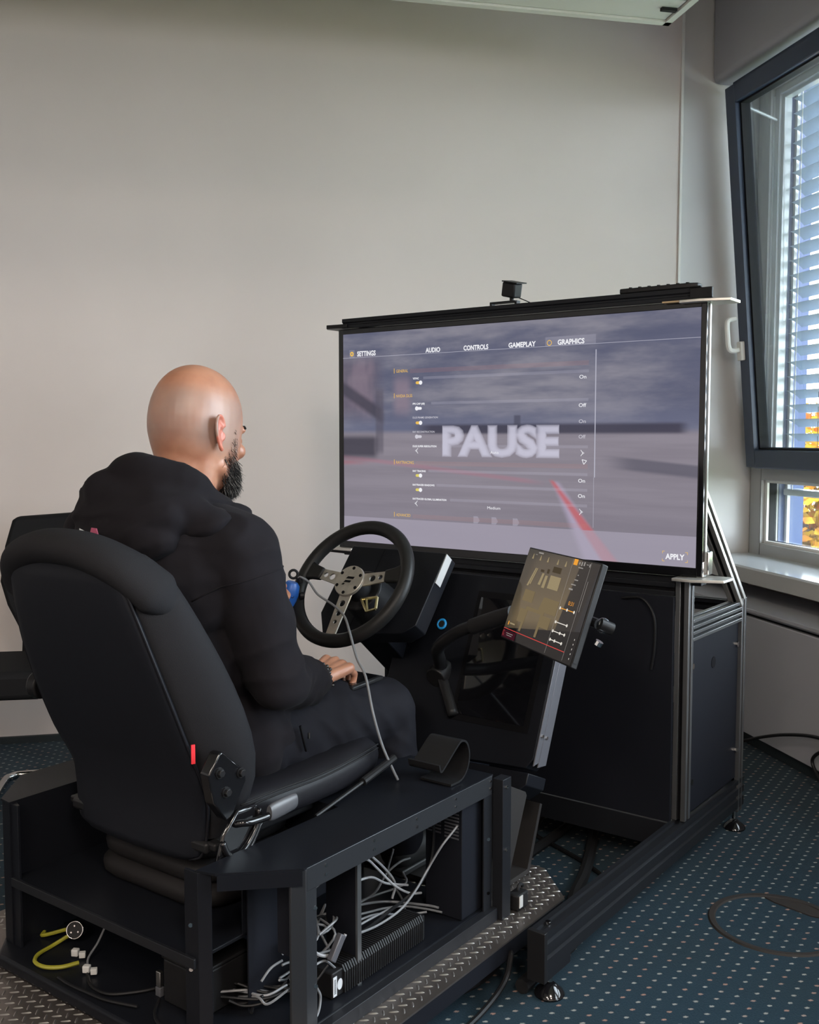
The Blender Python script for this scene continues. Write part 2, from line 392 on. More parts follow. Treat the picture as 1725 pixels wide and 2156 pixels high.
for i, (p_, q_) in enumerate(FILL_LAMPS):  # unseen fill lights, added on the ceiling only to lift the room's brightness
    t = thing('ceiling_light', ['square ceiling light behind the camera, nearer row on the left', 'square ceiling light behind the camera, nearer row by the windows', 'square ceiling light at the rear of the room on the left', 'square ceiling light at the rear of the room by the windows'][i], 'ceiling light', (p_, q_, 3.04), 'room', 'square ceiling lights')
    part('frame', MB().b2((p_ - .32, q_ - .32, 3.03), (p_ + .32, q_ - .30, 3.1)).b2((p_ - .32, q_ + .30, 3.03), (p_ + .32, q_ + .32, 3.1)).b2((p_ - .32, q_ - .30, 3.03), (p_ - .30, q_ + .30, 3.1)).b2((p_ + .30, q_ - .30, 3.03), (p_ + .32, q_ + .30, 3.1)), M['white_trim'], t)
    part('diffuser', MB().b2((p_ - .30, q_ - .30, 3.05), (p_ + .30, q_ + .30, 3.06)), M['lamp_glow'], t)
    light_area('ceiling_lamp', FR['room'][1]((p_, q_, 3.04)), (0, 0, B), .58, .58, FILL_W, FILL_COL)

# ------------------------------------------------------------------ windows
def bar4(mb, p0, p1, q0, q1, z0, z1, wq, wz):
    mb.b2((p0, q0, z0), (p1, q0 + wq, z1)).b2((p0, q1 - wq, z0), (p1, q1, z1))
    mb.b2((p0, q0 + wq, z0), (p1, q1 - wq, z0 + wz)).b2((p0, q0 + wq, z1 - wz), (p1, q1 - wq, z1)); return mb
def window(idx, q0, q1, open_=0):
    w_ = bpy.data.objects.new('window_%d' % idx, None); COL.objects.link(w_); BASE[w_] = ((2.44, q1, .66), 'room')
    w_.location = FR['room'][1]((2.44, q1, .66)); w_.rotation_euler = (0, 0, B); w_['kind'] = 'structure'
    f = bar4(MB(), 2.432, 2.52, q0, q1, .655, 2.685, .085, .055); f.b2((2.432, q0 + .08, .985), (2.52, q1 - .08, 1.04))
    part('window_frame', f, M['frame_grey'], w_, bevel=.003)
    s = bar4(MB(), 2.455, 2.50, q0 + .085, q1 - .085, 1.04, 2.63, .03, .03)
    s2 = bar4(MB(), 2.47, 2.505, q0 + .11, q1 - .11, 1.065, 2.605, .02, .02)
    part('frame_step', s, M['frame_alu'], w_, bevel=.003); part('frame_step', s2, M['frame_alu'], w_, bevel=.003)
    part('glazing_bead', bar4(MB(), 2.462, 2.50, q0 + .085, q1 - .085, .71, .985, .016, .010), M['rubber'], w_)
    part('glazing_bead', bar4(MB(), 2.452, 2.462, q0 + .083, q1 - .083, .708, .987, .02, .014), M['white_trim'], w_)
    part('lower_pane', MB().b2((2.478, q0 + .09, .715), (2.486, q1 - .09, .98)), M['glass'], w_)
    R = Matrix.Rotation(-radians(5.1) if open_ else 0, 3, 'Y'); h = Vector((2.40, 0, 1.042))
    def tl(mb): mb.v = [R @ (p - h) + h for p in mb.v]; return mb
    sq0, sq1 = q0 + .03, q1 - .062
    o = part('sash', tl(bar4(MB(), 2.372, 2.435, sq0, sq1, 1.042, 2.632, .072, .075)), M['sash_blue'], w_, bevel=.004)
    part('sash_gasket', tl(bar4(MB(), 2.395, 2.437, sq0 + .07, sq1 - .07, 1.112, 2.562, .012, .012)), M['rubber'], o)
    part('sash_rebate', tl(bar4(MB(), 2.432, 2.446, sq0 + .012, sq1 - .012, 1.056, 2.618, .02, .02)), M['frame_alu'], o)
    part('sash_pane', tl(MB().b2((2.405, sq0 + .08, 1.12), (2.413, sq1 - .08, 2.555))), M['glass'], o)
    hq = sq1 - .03
    hm = MB().b2((2.352, hq - .018, 1.50), (2.372, hq + .018, 1.58))
    hd = MB().tube(spl([(2.356, hq, 1.545), (2.318, hq, 1.545), (2.306, hq, 1.56), (2.304, hq, 1.60), (2.304, hq, 1.65), (2.312, hq, 1.672), (2.345, hq, 1.678)], 4), .011, 10)
    part('window_handle', tl(hd), M['white_trim'], o, label='silver window handle'); part('handle_plate', tl(hm), M['white_trim'], o, bevel=.004)
    if open_:
        part('tilt_arm', MB().tube([(2.30, q1 - .10, 2.55), (2.455, q1 - .10, 2.50)], .006, 8), M['frame_alu'], w_)
        part('locking_strip', MB().b2((2.446, q1 - .088, 1.05), (2.456, q1 - .075, 2.60)), M['frame_alu'], w_)
    return w_
for i, (q0, q1) in enumerate(WINS): window(i + 1, q0, q1 + (.02 if i == 0 else 0), i == 0)

# outside venetian blind
t = thing('venetian_blind', 'pale blue grey outside venetian blind behind the tilted window', 'blind', (2.575, 3.25, .93), 'room')
sm = None; nsl = 27
ang = radians(-26)
prof = []
for k in range(7):
    s = (k / 6 - .5); prof.append((s * .074, .006 * (1 - (2 * s) ** 2)))
loop = prof + [(x, z - .0012) for x, z in reversed(prof)]
loop = [(x * cos(ang) - z * sin(ang), x * sin(ang) + z * cos(ang)) for x, z in loop]
for i in range(nsl):
    z = 1.045 + i * .0615
    if sm is None: sm = part('slat', MB().prism([(2.575 + x, z + y) for x, y in loop], 'y', 2.52, 3.985), M['blind'], t, smooth=.8)
    else: again(sm, (0, 0, i * .0615))
part('bottom_rail', MB().b2((2.54, 2.52, .918), (2.61, 3.985, .945)), M['frame_alu'], t, bevel=.004)
part('slat', MB().prism([(2.575 + x, .985 + y) for x, y in loop], 'y', 2.52, 3.985), M['blind'], t, smooth=.8)
for q in (3.91, 3.66, 3.1):
    part('ladder_cord', MB().cyl((2.535, q, .945), (2.535, q, 2.68), .0022, 6), M['white_trim'], t)
    part('lift_cord', MB().cyl((2.575, q - .11, .945), (2.575, q - .11, 2.68), .0012, 6), M['rubber'], t)
part('guide_rail', MB().b2((2.568, 3.996, .66), (2.582, 4.012, 2.68)), M['sill_edge'], t)
struct('trim_4', MB().b2((2.525, 4.015, .5), (2.66, 4.10, 2.9)), M['clad'])
struct('trim_5', MB().b2((2.52, -3.0, 2.69), (2.66, 4.1, 2.95)), M['clad'])
# garden outside
struct('ground', MB().b2((2.64, -12, -1.0), (26, 26, -.9)), M['lawn'])
t = thing('tree', 'yellow and orange autumn tree outside the window', 'tree', (5.25, 6.95, -.9), 'room')
lf = MB(); rnd = random.Random(3)
for i in range(9500):
    while True:
        d = Vector((rnd.uniform(-1, 1), rnd.uniform(-1, 1), rnd.uniform(-1, 1)))
        if .35 < d.length < 1: break
    c = Vector((5.25, 6.95, .42)) + Vector((d.x * 1.25, d.y * 1.1, d.z * 1.12))
    a = Vector((rnd.gauss(0, 1), rnd.gauss(0, 1), rnd.gauss(0, 1))).normalized(); b_ = a.orthogonal().normalized(); s = rnd.uniform(.035, .07)
    lf.add([c - a * s, c + b_ * s * .6, c + a * s, c - b_ * s * .6], [(0, 1, 2, 3)])
part('foliage', lf, M['leaf'], t, smooth=False, kind='stuff')
tk = MB().tube(spl([(5.25, 6.95, -.9), (5.22, 6.9, -.3), (5.28, 6.98, .3), (5.25, 6.95, .9)]), [.10 - .004 * i for i in range(19)], 10)
for dx, dy, dz in ((.6, .2, .5), (-.6, .3, .4), (.2, -.6, .45), (-.3, -.5, .7)): tk.tube(spl([(5.25, 6.95, .0), (5.25 + dx * .5, 6.95 + dy * .5, .1 + dz * .5), (5.25 + dx, 6.95 + dy, .2 + dz)], 3), .025, 6)
part('trunk', tk, M['bark'], t)

# round floor outlet
t = thing('floor_outlet', 'round floor box ring with a grey lid flap set in the carpet', 'floor outlet', (1.36, 2.14, 0), 'room')
rg = MB(); ring = []
for k in range(56):
    a = 2 * pi * k / 56; ring.append([(1.375 + r * cos(a), 2.135 + r * sin(a), z) for r, z in ((.142, .0), (.145, .0035), (.157, .004), (.160, .0))])
ring.append(ring[0]); rg.loft(ring, cap=False); part('ring', rg, M['outlet'], t)
fl = [(1.375 + .140 * cos(a), 2.135 + .140 * sin(a)) for a in [radians(-8 + 78 * i / 10) for i in range(11)]]
part('lid_flap', MB().prism(fl + [(1.43, 2.235), (1.475, 2.15)], 'z', .0002, .003), M['outlet'], t)

# ------------------------------------------------------------------ big screen on its stand
TVY = 2.53
t = thing('display_stand', 'black aluminium profile stand and cabinet carrying the large screen', 'stand', (0, 2.6, 0))
XL = -.42
def post(x0, x1, y0, y1, z0, z1, m=M['grey_post'], par=t, name='post', lab=None):
    """slotted aluminium profile, upright: four corner bars round a recessed core"""
    mb = MB(); g = .0075
    wx, wy = (x1 - x0), (y1 - y0)
    c = .36
    for ax in (0, 1):
        for ay in (0, 1):
            a = x0 if ax == 0 else x1 - wx * c; b = y0 if ay == 0 else y1 - wy * c
            mb.b2((a, b, z0), (a + wx * c, b + wy * c, z1))
    o = part(name, mb, m, par, label=lab, bevel=.001)
    part('groove', MB().b2((x0 + g, y0 + g, z0 + .001), (x1 - g, y1 - g, z1 - .001)), M['groove'], o)
    return o
post(.543, .58, 2.53, 2.567, .16, .80)
post(.543, .58, 2.948, 2.985, .06, .70)
post(XL, XL + .037, 2.53, 2.567, .16, .80, M['black_alu']); post(XL, XL + .037, 2.948, 2.985, .06, .70, M['black_alu'])
def hrail(p0, p1, z0, z1, axis, m, w=.037, name='cross_rail', par=t):
    mb = MB(); core = MB(); h = (z1 - z0); c = .36
    (x0, y0), (x1, y1) = p0, p1
    for iz in (0, 1):
        za = z0 if iz == 0 else z1 - h * c
        for k in (0, 1):
            if axis == 'y':
                xa = x0 if k == 0 else x0 + w * (1 - c); mb.b2((xa, y0, za), (xa + w * c, y1, za + h * c))
            else:
                ya = y0 if k == 0 else y0 + w * (1 - c); mb.b2((x0, ya, za), (x1, ya + w * c, za + h * c))
    if axis == 'y': core.b2((x0 + .007, y0, z0 + .007), (x0 + w - .007, y1, z1 - .007))
    else: core.b2((x0, y0 + .007, z0 + .007), (x1, y0 + w - .007, z1 - .007))
    o = part(name, mb, m, par, bevel=.001); part('groove', core, M['groove'], o); return o
hrail((.543, 2.568), (0, 2.947), .666, .692, 'y', M['grey_post']); hrail((.543, 2.568), (0, 2.947), .634, .660, 'y', M['grey_post'])
hrail((.40, 2.568), (0, 2.947), .655, .69, 'y', M['grey_post'])
hrail((XL + .04, 2.948), (.54, 0), .655, .69, 'x', M['black_alu']); hrail((XL, 2.568), (0, 2.947), .655, .69, 'y', M['black_alu'])
hrail((XL + .04, 2.53), (.54, 0), .755, .79, 'x', M['black_alu']); hrail((XL + .04, 2.53), (.54, 0), .715, .75, 'x', M['black_alu'])
part('shelf', MB().b2((XL + .04, 2.60, .50), (.54, 2.94, .515)), M['panel_black'], t)
sp = part('side_panel', MB().b2((.562, 2.572, .165), (.570, 2.946, .632)), M['panel_black'], t, bevel=.002)
part('hole', MB().cyl((.5695, 2.745, .547), (.5712, 2.745, .547), .016, 20), M['groove'], sp)
bolts(sp, 'bolt', M['chrome'], [(.570, 2.582, .565), (.570, 2.931, .567), (.570, 2.589, .25), (.570, 2.941, .25)], (1, 0, 0), .0085, .006)
part('front_panel', MB().b2((XL + .037, 2.518, .155), (.543, 2.530, .755)), M['panel_black'], t, bevel=.001)
part('lower_panel', MB().b2((XL + .037, 2.522, .082), (.543, 2.540, .150)), M['black_alu'], t, bevel=.001)
part('bottom_tray', MB().b2((XL + .03, 2.53, .082), (.55, 2.97, .098)), M['panel_black'], t)
# foot rails running towards the viewer, with grooved profile
def foot_rail(x0, x1, yf=1.79):
    mb = MB(); h0, h1 = .072, .157; W_ = x1 - x0
    pr_ = [(x0, h0), (x1, h0), (x1, h0 + .026), (x1 - .006, h0 + .029), (x1 - .006, h0 + .037), (x1, h0 + .04), (x1, h1 - .026), (x1 - .006, h1 - .023), (x1 - .006, h1 - .015), (x1, h1 - .012), (x1, h1),
           (x1 - .012, h1), (x1 - .014, h1 - .006), (x0 + .014, h1 - .006), (x0 + .012, h1), (x0, h1)]
    r_ = part('foot_rail', mb.prism(pr_, 'y', yf, 3.0), M['black_alu'], t, smooth=.3)
    part('end_cap', MB().b2((x0 - .001, yf - .012, .052), (x1 + .001, yf, .158)), M['plastic'], r_, bevel=.001)
    part('foot_block', MB().b2((x0 + .004, yf + .001, .048), (x1 - .003, yf + .11, .072)), M['black_alu'], r_, bevel=.001)
    part('bolt', MB().cyl((x1 - .02, yf + .04, .156), (x1 - .02, yf + .04, .161), .006, 8), M['chrome'], r_)
foot_rail(.541, .58); foot_rail(XL, XL + .039, 2.2)
def foot(x, y, z):
    mb = MB(); rr = [(.031, 0), (.0325, .004), (.029, .011), (.016, .022), (.010, .027)]
    mb.loft([[(x + r * cos(2 * pi * k / 24), y + r * sin(2 * pi * k / 24), zz) for k in range(24)] for r, zz in rr])
    o = part('levelling_foot', mb, M['gloss_black'], t, smooth=.7)
    part('threaded_stem', MB().cyl((x, y, .03), (x, y, z), .007, 10), M['chrome'], o); return o
foot(.562, 1.835, .05); foot(.562, 2.975, .07); foot(XL + .02, 2.245, .05); foot(XL + .02, 2.975, .07)
# diagonal braces behind the screen
for x0 in (.545, XL):
    P0, P1 = Vector((0, 2.955, .69)), Vector((0, 2.56, 1.085)); d = (P1 - P0).normalized(); nrm = Vector((0, d.z, -d.y)); hw = .02
    mb = MB(); core = MB()
    for k0, k1 in ((-1, -.35), (.35, 1)):
        for xa, xb in ((x0, x0 + .013), (x0 + .024, x0 + .037)):
            q = [P0 + nrm * hw * k0, P0 + nrm * hw * k1, P1 + nrm * hw * k1, P1 + nrm * hw * k0]
            mb.prism([(p.y, p.z) for p in q], 'x', xa, xb)
    q = [P0 - nrm * hw * .7, P0 + nrm * hw * .7, P1 + nrm * hw * .7, P1 - nrm * hw * .7]; core.prism([(p.y, p.z) for p in q], 'x', x0 + .007, x0 + .031)
    o = part('diagonal_brace', mb, M['alu_cut'] if x0 > 0 else M['black_alu'], t, bevel=.001); part('groove', core, M['groove'], o)
    if x0 > 0: part('brace_bolt', MB().cyl((.56, 2.93, .70), (.56, 2.95, .72), .010, 8), M['chrome'], t)
# uprights behind the screen and the clamp plates at its corners
for x0 in (.52, -.557): post(x0, x0 + .037, 2.572, 2.609, .80, 1.535, M['black_alu'], t, 'upright')
part('bottom_beam', MB().b2((-.60, 2.545, .785), (.605, 2.585, .806)), M['black_alu'], t, bevel=.002)
part('top_beam', MB().prism([(2.522, 1.516), (2.57, 1.516), (2.57, 1.546), (2.522, 1.546), (2.522, 1.535), (2.526, 1.532), (2.526, 1.528), (2.522, 1.525)], 'x', -.585, .60), M['black_alu'], t, bevel=.001)
def plate(pts, z0, z1, nm='clamp_plate', lab='raw aluminium clamp plate', mm=M['alu_cut']): return part(nm, MB().prism(pts, 'z', z0, z1), mm, t, label=lab, bevel=.0015)
plate([(.545, 2.51), (.60, 2.505), (.672, 2.53), (.672, 2.60), (.545, 2.60)], 1.508, 1.516, 'clamp_plate')
plate([(-.655, 2.53), (-.64, 2.51), (-.56, 2.515), (-.56, 2.60), (-.655, 2.60)], 1.517, 1.529, lab='black clamp plate', mm=M['plastic'])
bp_ = plate([(.545, 2.495), (.60, 2.49), (.672, 2.525), (.672, 2.60), (.545, 2.60)], .800, .808)
plate([(-.655, 2.535), (-.635, 2.51), (-.54, 2.51), (-.54, 2.60), (-.655, 2.60)], .802, .812)
plate([(-.66, 2.53), (-.55, 2.52), (-.55, 2.60), (-.66, 2.60)], .792, .802, lab='black clamp plate', mm=M['plastic'])
part('side_latch', MB().b2((.612, 2.55, .815), (.622, 2.58, .875)).b2((.606, 2.535, .81), (.614, 2.56, .85)), M['chrome'], t, bevel=.002)
part('timber_shim', MB().b2((.50, 2.51, 1.5115), (.545, 2.56, 1.5155)), mat('raw_timber', (.42, .3, .17), .6), t)

# --- the screen itself
t = thing('television', 'large flat screen showing a paused settings menu over an airport apron', 'television', (0, TVY, .81))
fr = MB(); X0, X1, Z0, Z1 = -.606, .612, .811, 1.513
fr.b2((X0, TVY, Z0), (-.588, TVY + .012, Z1)).b2((.597, TVY, Z0), (X1, TVY + .012, Z1)).b2((-.588, TVY, Z0), (.597, TVY + .012, .8335)).b2((-.588, TVY, 1.4975), (.597, TVY + .012, Z1))
part('bezel', fr, M['gloss_black'], t, bevel=.0015)
part('rear_case', MB().b2((X0 + .002, TVY + .0122, Z0 + .002), (X1 - .002, TVY + .030, Z1 - .002)), M['plastic'], t, bevel=.003)
part('side_trim', MB().b2((X1, TVY + .014, Z0 + .01), (X1 + .003, TVY + .024, Z1 - .006)), M['alu'], t, label='bare aluminium side strip')
SX0, SX1, SZ0, SZ1 = -.588, .597, .8335, 1.4975

def screen_mat():
    m = bpy.data.materials.new('screen_picture_airport'); m.use_nodes = True; nt = m.node_tree; p = nt.nodes['Principled BSDF']
    p.inputs['Base Color'].default_value = (.004, .004, .005, 1); p.inputs['Roughness'].default_value = .25; p.inputs['Specular IOR Level'].default_value = .2
    tc = nt.nodes.new('ShaderNodeTexCoord'); sp = nt.nodes.new('ShaderNodeSeparateXYZ'); nt.links.new(tc.outputs['UV'], sp.inputs[0])
    U = N(nt, sp.outputs[0]); V = N(nt, sp.outputs[1])
    def stretched(sx, sy, scale, det=5, r=.55):
        mp = nt.nodes.new('ShaderNodeMapping'); mp.inputs['Scale'].default_value = (sx, sy, 1); mp.inputs['Location'].default_value = (3.1, 1.7, 0); nt.links.new(tc.outputs['UV'], mp.inputs[0])
        return N(nt, noise_n(nt, scale, det, mp.outputs[0], r).outputs[0])
    c1 = stretched(1.3, 2.4, 1.9, 5, .6); c2 = stretched(1.6, 6, 2.4, 3)
    sky = mixc(nt, c1.ss(.36, .66), lin(92, 95, 118), lin(138, 136, 148))
    sky = mixc(nt, c2.ss(.45, .72) * .6, sky, lin(82, 86, 110))
    sky = mixc(nt, V.ss(.70, .52) * .45, sky, lin(112, 117, 143))
    g = stretched(1, 9, 2.2, 3)
    grd = mixc(nt, g.ss(.35, .65), lin(133, 127, 138), lin(141, 135, 146))
    grd = mixc(nt, V.ss(.30, .05) * .5, grd, lin(122, 117, 130))
    col = mixc(nt, V.ss(.545, .515), sky, grd)
    # dark tree line with the tower
    line = V.ss(.512, .53) * V.ss(.572, .552) * U.ss(.22, .30) * U.ss(.985, .95)
    col = mixc(nt, line * .9, col, lin(62, 60, 76))
    tw = U.ss(.535, .542) * U.ss(.56, .553) * V.ss(.55, .56) * V.ss(.605, .595); col = mixc(nt, tw * .7, col, lin(70, 70, 88))
    # dark band on the apron, right
    edge = V + (U - .78) * .16
    sh = edge.ss(.372, .392) * edge.ss(.438, .424) * U.ss(.76, .86); col = mixc(nt, sh * .8, col, lin(92, 90, 104))
    # red line with a pale border, running to the bottom
    def stripe(u0, v0, u1, v1, w0, w1, c, a, soft=.006):
        nonlocal col
        tt = (V - v0) / (v1 - v0); d = (U - ((tt * (u1 - u0)) + u0)).abs(); ww = (tt * (w1 - w0)) + w0
        k = (d - ww).ss(soft, -soft) * tt.ss(-.04, .02); col = mixc(nt, k * a, col, c)
    stripe(.655, .315, .765, .0, .006, .035, lin(182, 170, 196), .75, .012); stripe(.645, .32, .795, .0, .005, .020, lin(190, 96, 100), .85, .008)
    tt = (U - .0) / .62; hz = (V - (tt * -.10 + .412)).abs(); col = mixc(nt, hz.ss(.016, .002) * U.ss(.64, .55) * .35, col, lin(176, 110, 128))
    hz = (V - .385).abs(); col = mixc(nt, hz.ss(.02, .0) * U.ss(.12, .0) * .45, col, lin(170, 85, 100))
    # blurred jet bridge and truck on the left
    jb = stretched(9, 2, 2, 2)
    k = U.ss(.155, .09) * V.ss(.55, .66) * V.ss(.93, .83); col = mixc(nt, k * .75, col, mixc(nt, jb.ss(.35, .65), lin(96, 88, 104), lin(128, 112, 126)))
    dd = (V - (U * -1.0 + .74)).abs(); col = mixc(nt, dd.ss(.05, .015) * U.ss(.15, .12) * .85, col, lin(66, 64, 78))
    k = (U - .20).abs().ss(.04, .01) * (V - .70).abs().ss(.12, .04); col = mixc(nt, k * .7, col, lin(142, 126, 140))
    k = (U - .125).abs().ss(.018, .008) * (V - .58).abs().ss(.17, .13); col = mixc(nt, k * .6, col, lin(84, 80, 94))
    k = U.ss(.13, .10) * (V - .46).abs().ss(.07, .03); col = mixc(nt, k * .85, col, lin(54, 52, 66))
    # menu shade and pale footer
    col = mixc(nt, V.ss(.1225, .1205) * .65, col, lin(168, 162, 178))
    nt.links.new(col, p.inputs['Emission Color']); p.inputs['Emission Strength'].default_value = .97
    return m
def quad(x0, x1, z0, z1, y): return MB().add([(x0, y, z0), (x1, y, z0), (x1, y, z1), (x0, y, z1)], [(0, 1, 2, 3)])
scr = part('screen_panel', quad(SX0, SX1, SZ0, SZ1, TVY + .002), screen_mat(), t, smooth=False)
uvl = scr.data.uv_layers.new(name='UVMap')
for l in scr.data.loops:
    co = scr.data.vertices[l.vertex_index].co + Vector(BASE[scr][0])
    uvl.data[l.index].uv = ((co.x - SX0) / (SX1 - SX0), (co.z - SZ0) / (SZ1 - SZ0))
G = {'w': glow('screen_text_white', lin(240, 240, 245)), 'g': glow('screen_text_grey', lin(206, 204, 214)), 'y': glow('screen_amber', lin(236, 190, 90)), 'yl': glow('screen_lime', lin(222, 208, 110)),
     'l': glow('screen_rule', lin(190, 190, 205), 1, .8), 'f': glow('screen_faint_row', lin(200, 198, 215), 1, .15), 'p': glow('screen_pause_blur', lin(206, 204, 222), 1, .24), 'fr': glow('screen_faint_red', lin(190, 130, 115), 1, .12)}
def text_mesh(s, bold=0):
    cu = bpy.data.curves.new('txt', 'FONT'); cu.body = s; cu.size = 1; cu.offset = bold; cu.resolution_u = 3
    o = bpy.data.objects.new('txt', cu); COL.objects.link(o); bpy.context.view_layer.update()
    me = bpy.data.meshes.new_from_object(o.evaluated_get(bpy.context.evaluated_depsgraph_get()))
    vs = [v.co.copy() for v in me.vertices]; fs = [tuple(p.vertices) for p in me.polygons]
    bpy.data.objects.remove(o); bpy.data.meshes.remove(me); bpy.data.curves.remove(cu)
    x0 = min(v.x for v in vs); x1 = max(v.x for v in vs); y0 = min(v.y for v in vs); y1 = max(v.y for v in vs)
    return vs, fs, (x0, x1, y0, y1)
def text_on(mb, s, x0, x1, z0, h, P, bold=.02):
    """lettering laid on a plane: P(u, v) gives the point; x0..x1 span, baseline z0, cap height h"""
    vs, fs, (a, b, c, d) = text_mesh(s, bold); cap = .70
    mb.add([P(x0 + (v.x - a) / (b - a) * (x1 - x0), z0 + v.y / cap * h) for v in vs], fs); return mb
TP = lambda dy: (lambda x, z: (x, TVY + dy, z))
for s, x0, x1, z, h in [('SETTINGS', -.529, -.454, 1.426, .015), ('AUDIO', -.261, -.207, 1.425, .0135), ('CONTROLS', -.123, -.037, 1.4245, .0135), ('GAMEPLAY', .031, .120, 1.4245, .0135), ('GRAPHICS', .189, .271, 1.4245, .0135),
    ('VSYNC', -.309, -.286, 1.3455, .0055), ('FPS CAP (60)', -.309, -.264, 1.2685, .0055), ('DLSS SUPER RESOLUTION', -.309, -.22, 1.139, .0055), ('RAY TRACING', -.309, -.26, 1.063, .0055),
    ('RAYTRACED SHADOWS', -.309, -.227, 1.0205, .0055), ('RAYTRACED GLOBAL ILLUMINATION', -.309, -.183, .9775, .0055), ('APPLY', .513, .565, .852, .014)]:
    part('menu_word', text_on(MB(), s, x0, x1, z, h, TP(.0006), .034), G['w'], scr, smooth=False)
for s, z in (('On', 1.334), ('Off', 1.257), ('On', 1.05), ('On', 1.008)): part('menu_word', text_on(MB(), s, .257 if s == 'On' else .256, .278 if s == 'On' else .279, z - .005, .010, TP(.0006), .01), G['w'], scr, smooth=False)
for s, x0, x1, z in (('Auto', -.028, 0, 1.121), ('Medium', -.037, .007, .959)): part('menu_word', text_on(MB(), s, x0, x1, z, .0083, TP(.0006), .0), G['w'], scr, smooth=False)
for s, x0, x1, z in (('DLSS FRAME GENERATION', -.309, -.215, 1.2265), ('RAY RECONSTRUCTION', -.309, -.227, 1.183)): part('greyed_word', text_on(MB(), s, x0, x1, z, .0055, TP(.0006), .01), G['g'], scr, smooth=False)
for s, z in (('On', 1.213), ('Off', 1.171)): part('greyed_word', text_on(MB(), s, .257, .278, z - .005, .010, TP(.0006), 0), G['g'], scr, smooth=False)
for s, x1, z in (('GENERAL', -.327, 1.3685), ('NVIDIA DLSS', -.311, 1.292), ('RAYTRACING', -.305, 1.087), ('ADVANCED', -.318, .923)):
    h_ = text_on(MB(), s, -.373, x1, z, .009, TP(.0006), .0); h_.add(quad(-.3815, -.3795, z - .002, z + .013, TVY + .0006).v, [(0, 1, 2, 3)]); part('amber_heading', h_, G['y'], scr, smooth=False)
T3 = MB()
for sx, sz in ((-1, -1), (1, -1), (-1, 1), (1, 1)):
    cx, cz = .539 + sx * .034, .859 + sz * .013
    T3.add(quad(min(cx, cx - sx * .006), max(cx, cx - sx * .006), cz - .0006, cz + .0006, TVY + .0006).v, [(0, 1, 2, 3)]); T3.add(quad(cx - .0006, cx + .0006, min(cz, cz - sz * .006), max(cz, cz - sz * .006), TVY + .0006).v, [(0, 1, 2, 3)])
def ringm(mb, x, z, r0, r1, y, n=20, teeth=0):
    vs = []; 
    for k in range(n):
        a = 2 * pi * k / n; ro = r1 * (1.0 if not teeth or (k * teeth * 2 // n) % 2 == 0 else .76); vs += [(x + r0 * cos(a), y, z + r0 * sin(a)), (x + ro * cos(a), y, z + ro * sin(a))]
    return mb.add(vs, [(2 * k, 2 * k + 1, (2 * k + 3) % (2 * n), (2 * k + 2) % (2 * n)) for k in range(n)])
part('button_corners', T3, G['y'], scr, smooth=False, kind='stuff'); part('gear_symbol', ringm(MB(), -.551, 1.434, .0028, .0085, TVY + .0006, 36, 9), G['y'], scr, smooth=False); part('ring_symbol', ringm(MB(), .163, 1.431, .0058, .0078, TVY + .0006), G['y'], scr, smooth=False)
def disc(mb, x, z, r, y, n=16): return mb.add([(x + r * cos(2 * pi * k / n), y, z + r * sin(2 * pi * k / n)) for k in range(n)], [tuple(range(n))])
for z, on, gm in ((1.335, 1, 'y'), (1.257, 0, 'w'), (1.213, 1, 'y'), (1.171, 0, 'g'), (1.052, 1, 'yl'), (1.008, 1, 'yl')):
    tr = MB(); x0, x1 = -.299, -.274; r = .0052
    tr.add([(x0 + r + (r - .001) * cos(a), TVY + .0008, z + (r - .001) * sin(a)) for a in [pi / 2 + pi * k / 8 for k in range(9)]] + [(x1 - r + (r - .001) * cos(a), TVY + .0008, z + (r - .001) * sin(a)) for a in [-pi / 2 + pi * k / 8 for k in range(9)]], [tuple(range(18))])
    o = part('toggle_switch', tr, G[gm], scr, smooth=False)
    part('toggle_knob', disc(MB(), x1 - r if on else x0 + r, z, .0064, TVY + .0003), G['w'] if gm != 'g' else G['g'], scr, smooth=False)
ch = MB()
def poly3(mb, pts, y=None): return mb.add([(x, TVY + .0006 if y is None else y, z) for x, z in pts], [tuple(range(len(pts)))])
def chev(x, z, s):
    a, b = .006, .0085; tk_ = .0018
    for k, (dx, bb) in enumerate(((0, b), (s * .0042, b * .45))):
        poly3(ch, [(x + dx - s * a * .5, z + bb), (x + dx - s * a * .5 + tk_, z + bb), (x + dx + s * a * .5 + tk_, z), (x + dx + s * a * .5, z)])
        poly3(ch, [(x + dx - s * a * .5, z - bb), (x + dx - s * a * .5 + tk_, z - bb), (x + dx + s * a * .5 + tk_, z), (x + dx + s * a * .5, z)])
chev(-.293, 1.128, -1); chev(-.295, .966, -1); chev(.266, 1.126, 1); chev(.264, .964, 1)
for a, b in (((.268, 1.108), (.282, 1.105)), ((.268, 1.108), (.2735, 1.095)), ((.282, 1.105), (.2735, 1.095))):
    d = Vector((b[0] - a[0], b[1] - a[1])).normalized() * .0009; poly3(ch, [(a[0] - d.y, a[1] + d.x), (b[0] - d.y, b[1] + d.x), (b[0] + d.y, b[1] - d.x), (a[0] + d.y, a[1] - d.x)])
part('menu_symbols', ch, G['w'], scr, smooth=False, kind='stuff')
ru = MB()
for x0, x1, z0, z1 in ((-.588, .597, 1.4212, 1.4224), (.3045, .3075, 1.06, 1.406), (.3035, .3045, .922, 1.06)): ru.add(quad(x0, x1, z0, z1, TVY + .0009).v, [(0, 1, 2, 3)])
part('menu_rules', ru, G['l'], scr, smooth=False, kind='stuff')
rw = MB(); rr_ = MB()
for z, x0 in ((1.345, -.27), (1.268, -.24), (1.139, -.20), (1.063, -.25), (1.02, -.22), (.977, -.17)): rw.add(quad(x0, .285, z, z + .008, TVY + .0011).v, [(0, 1, 2, 3)])
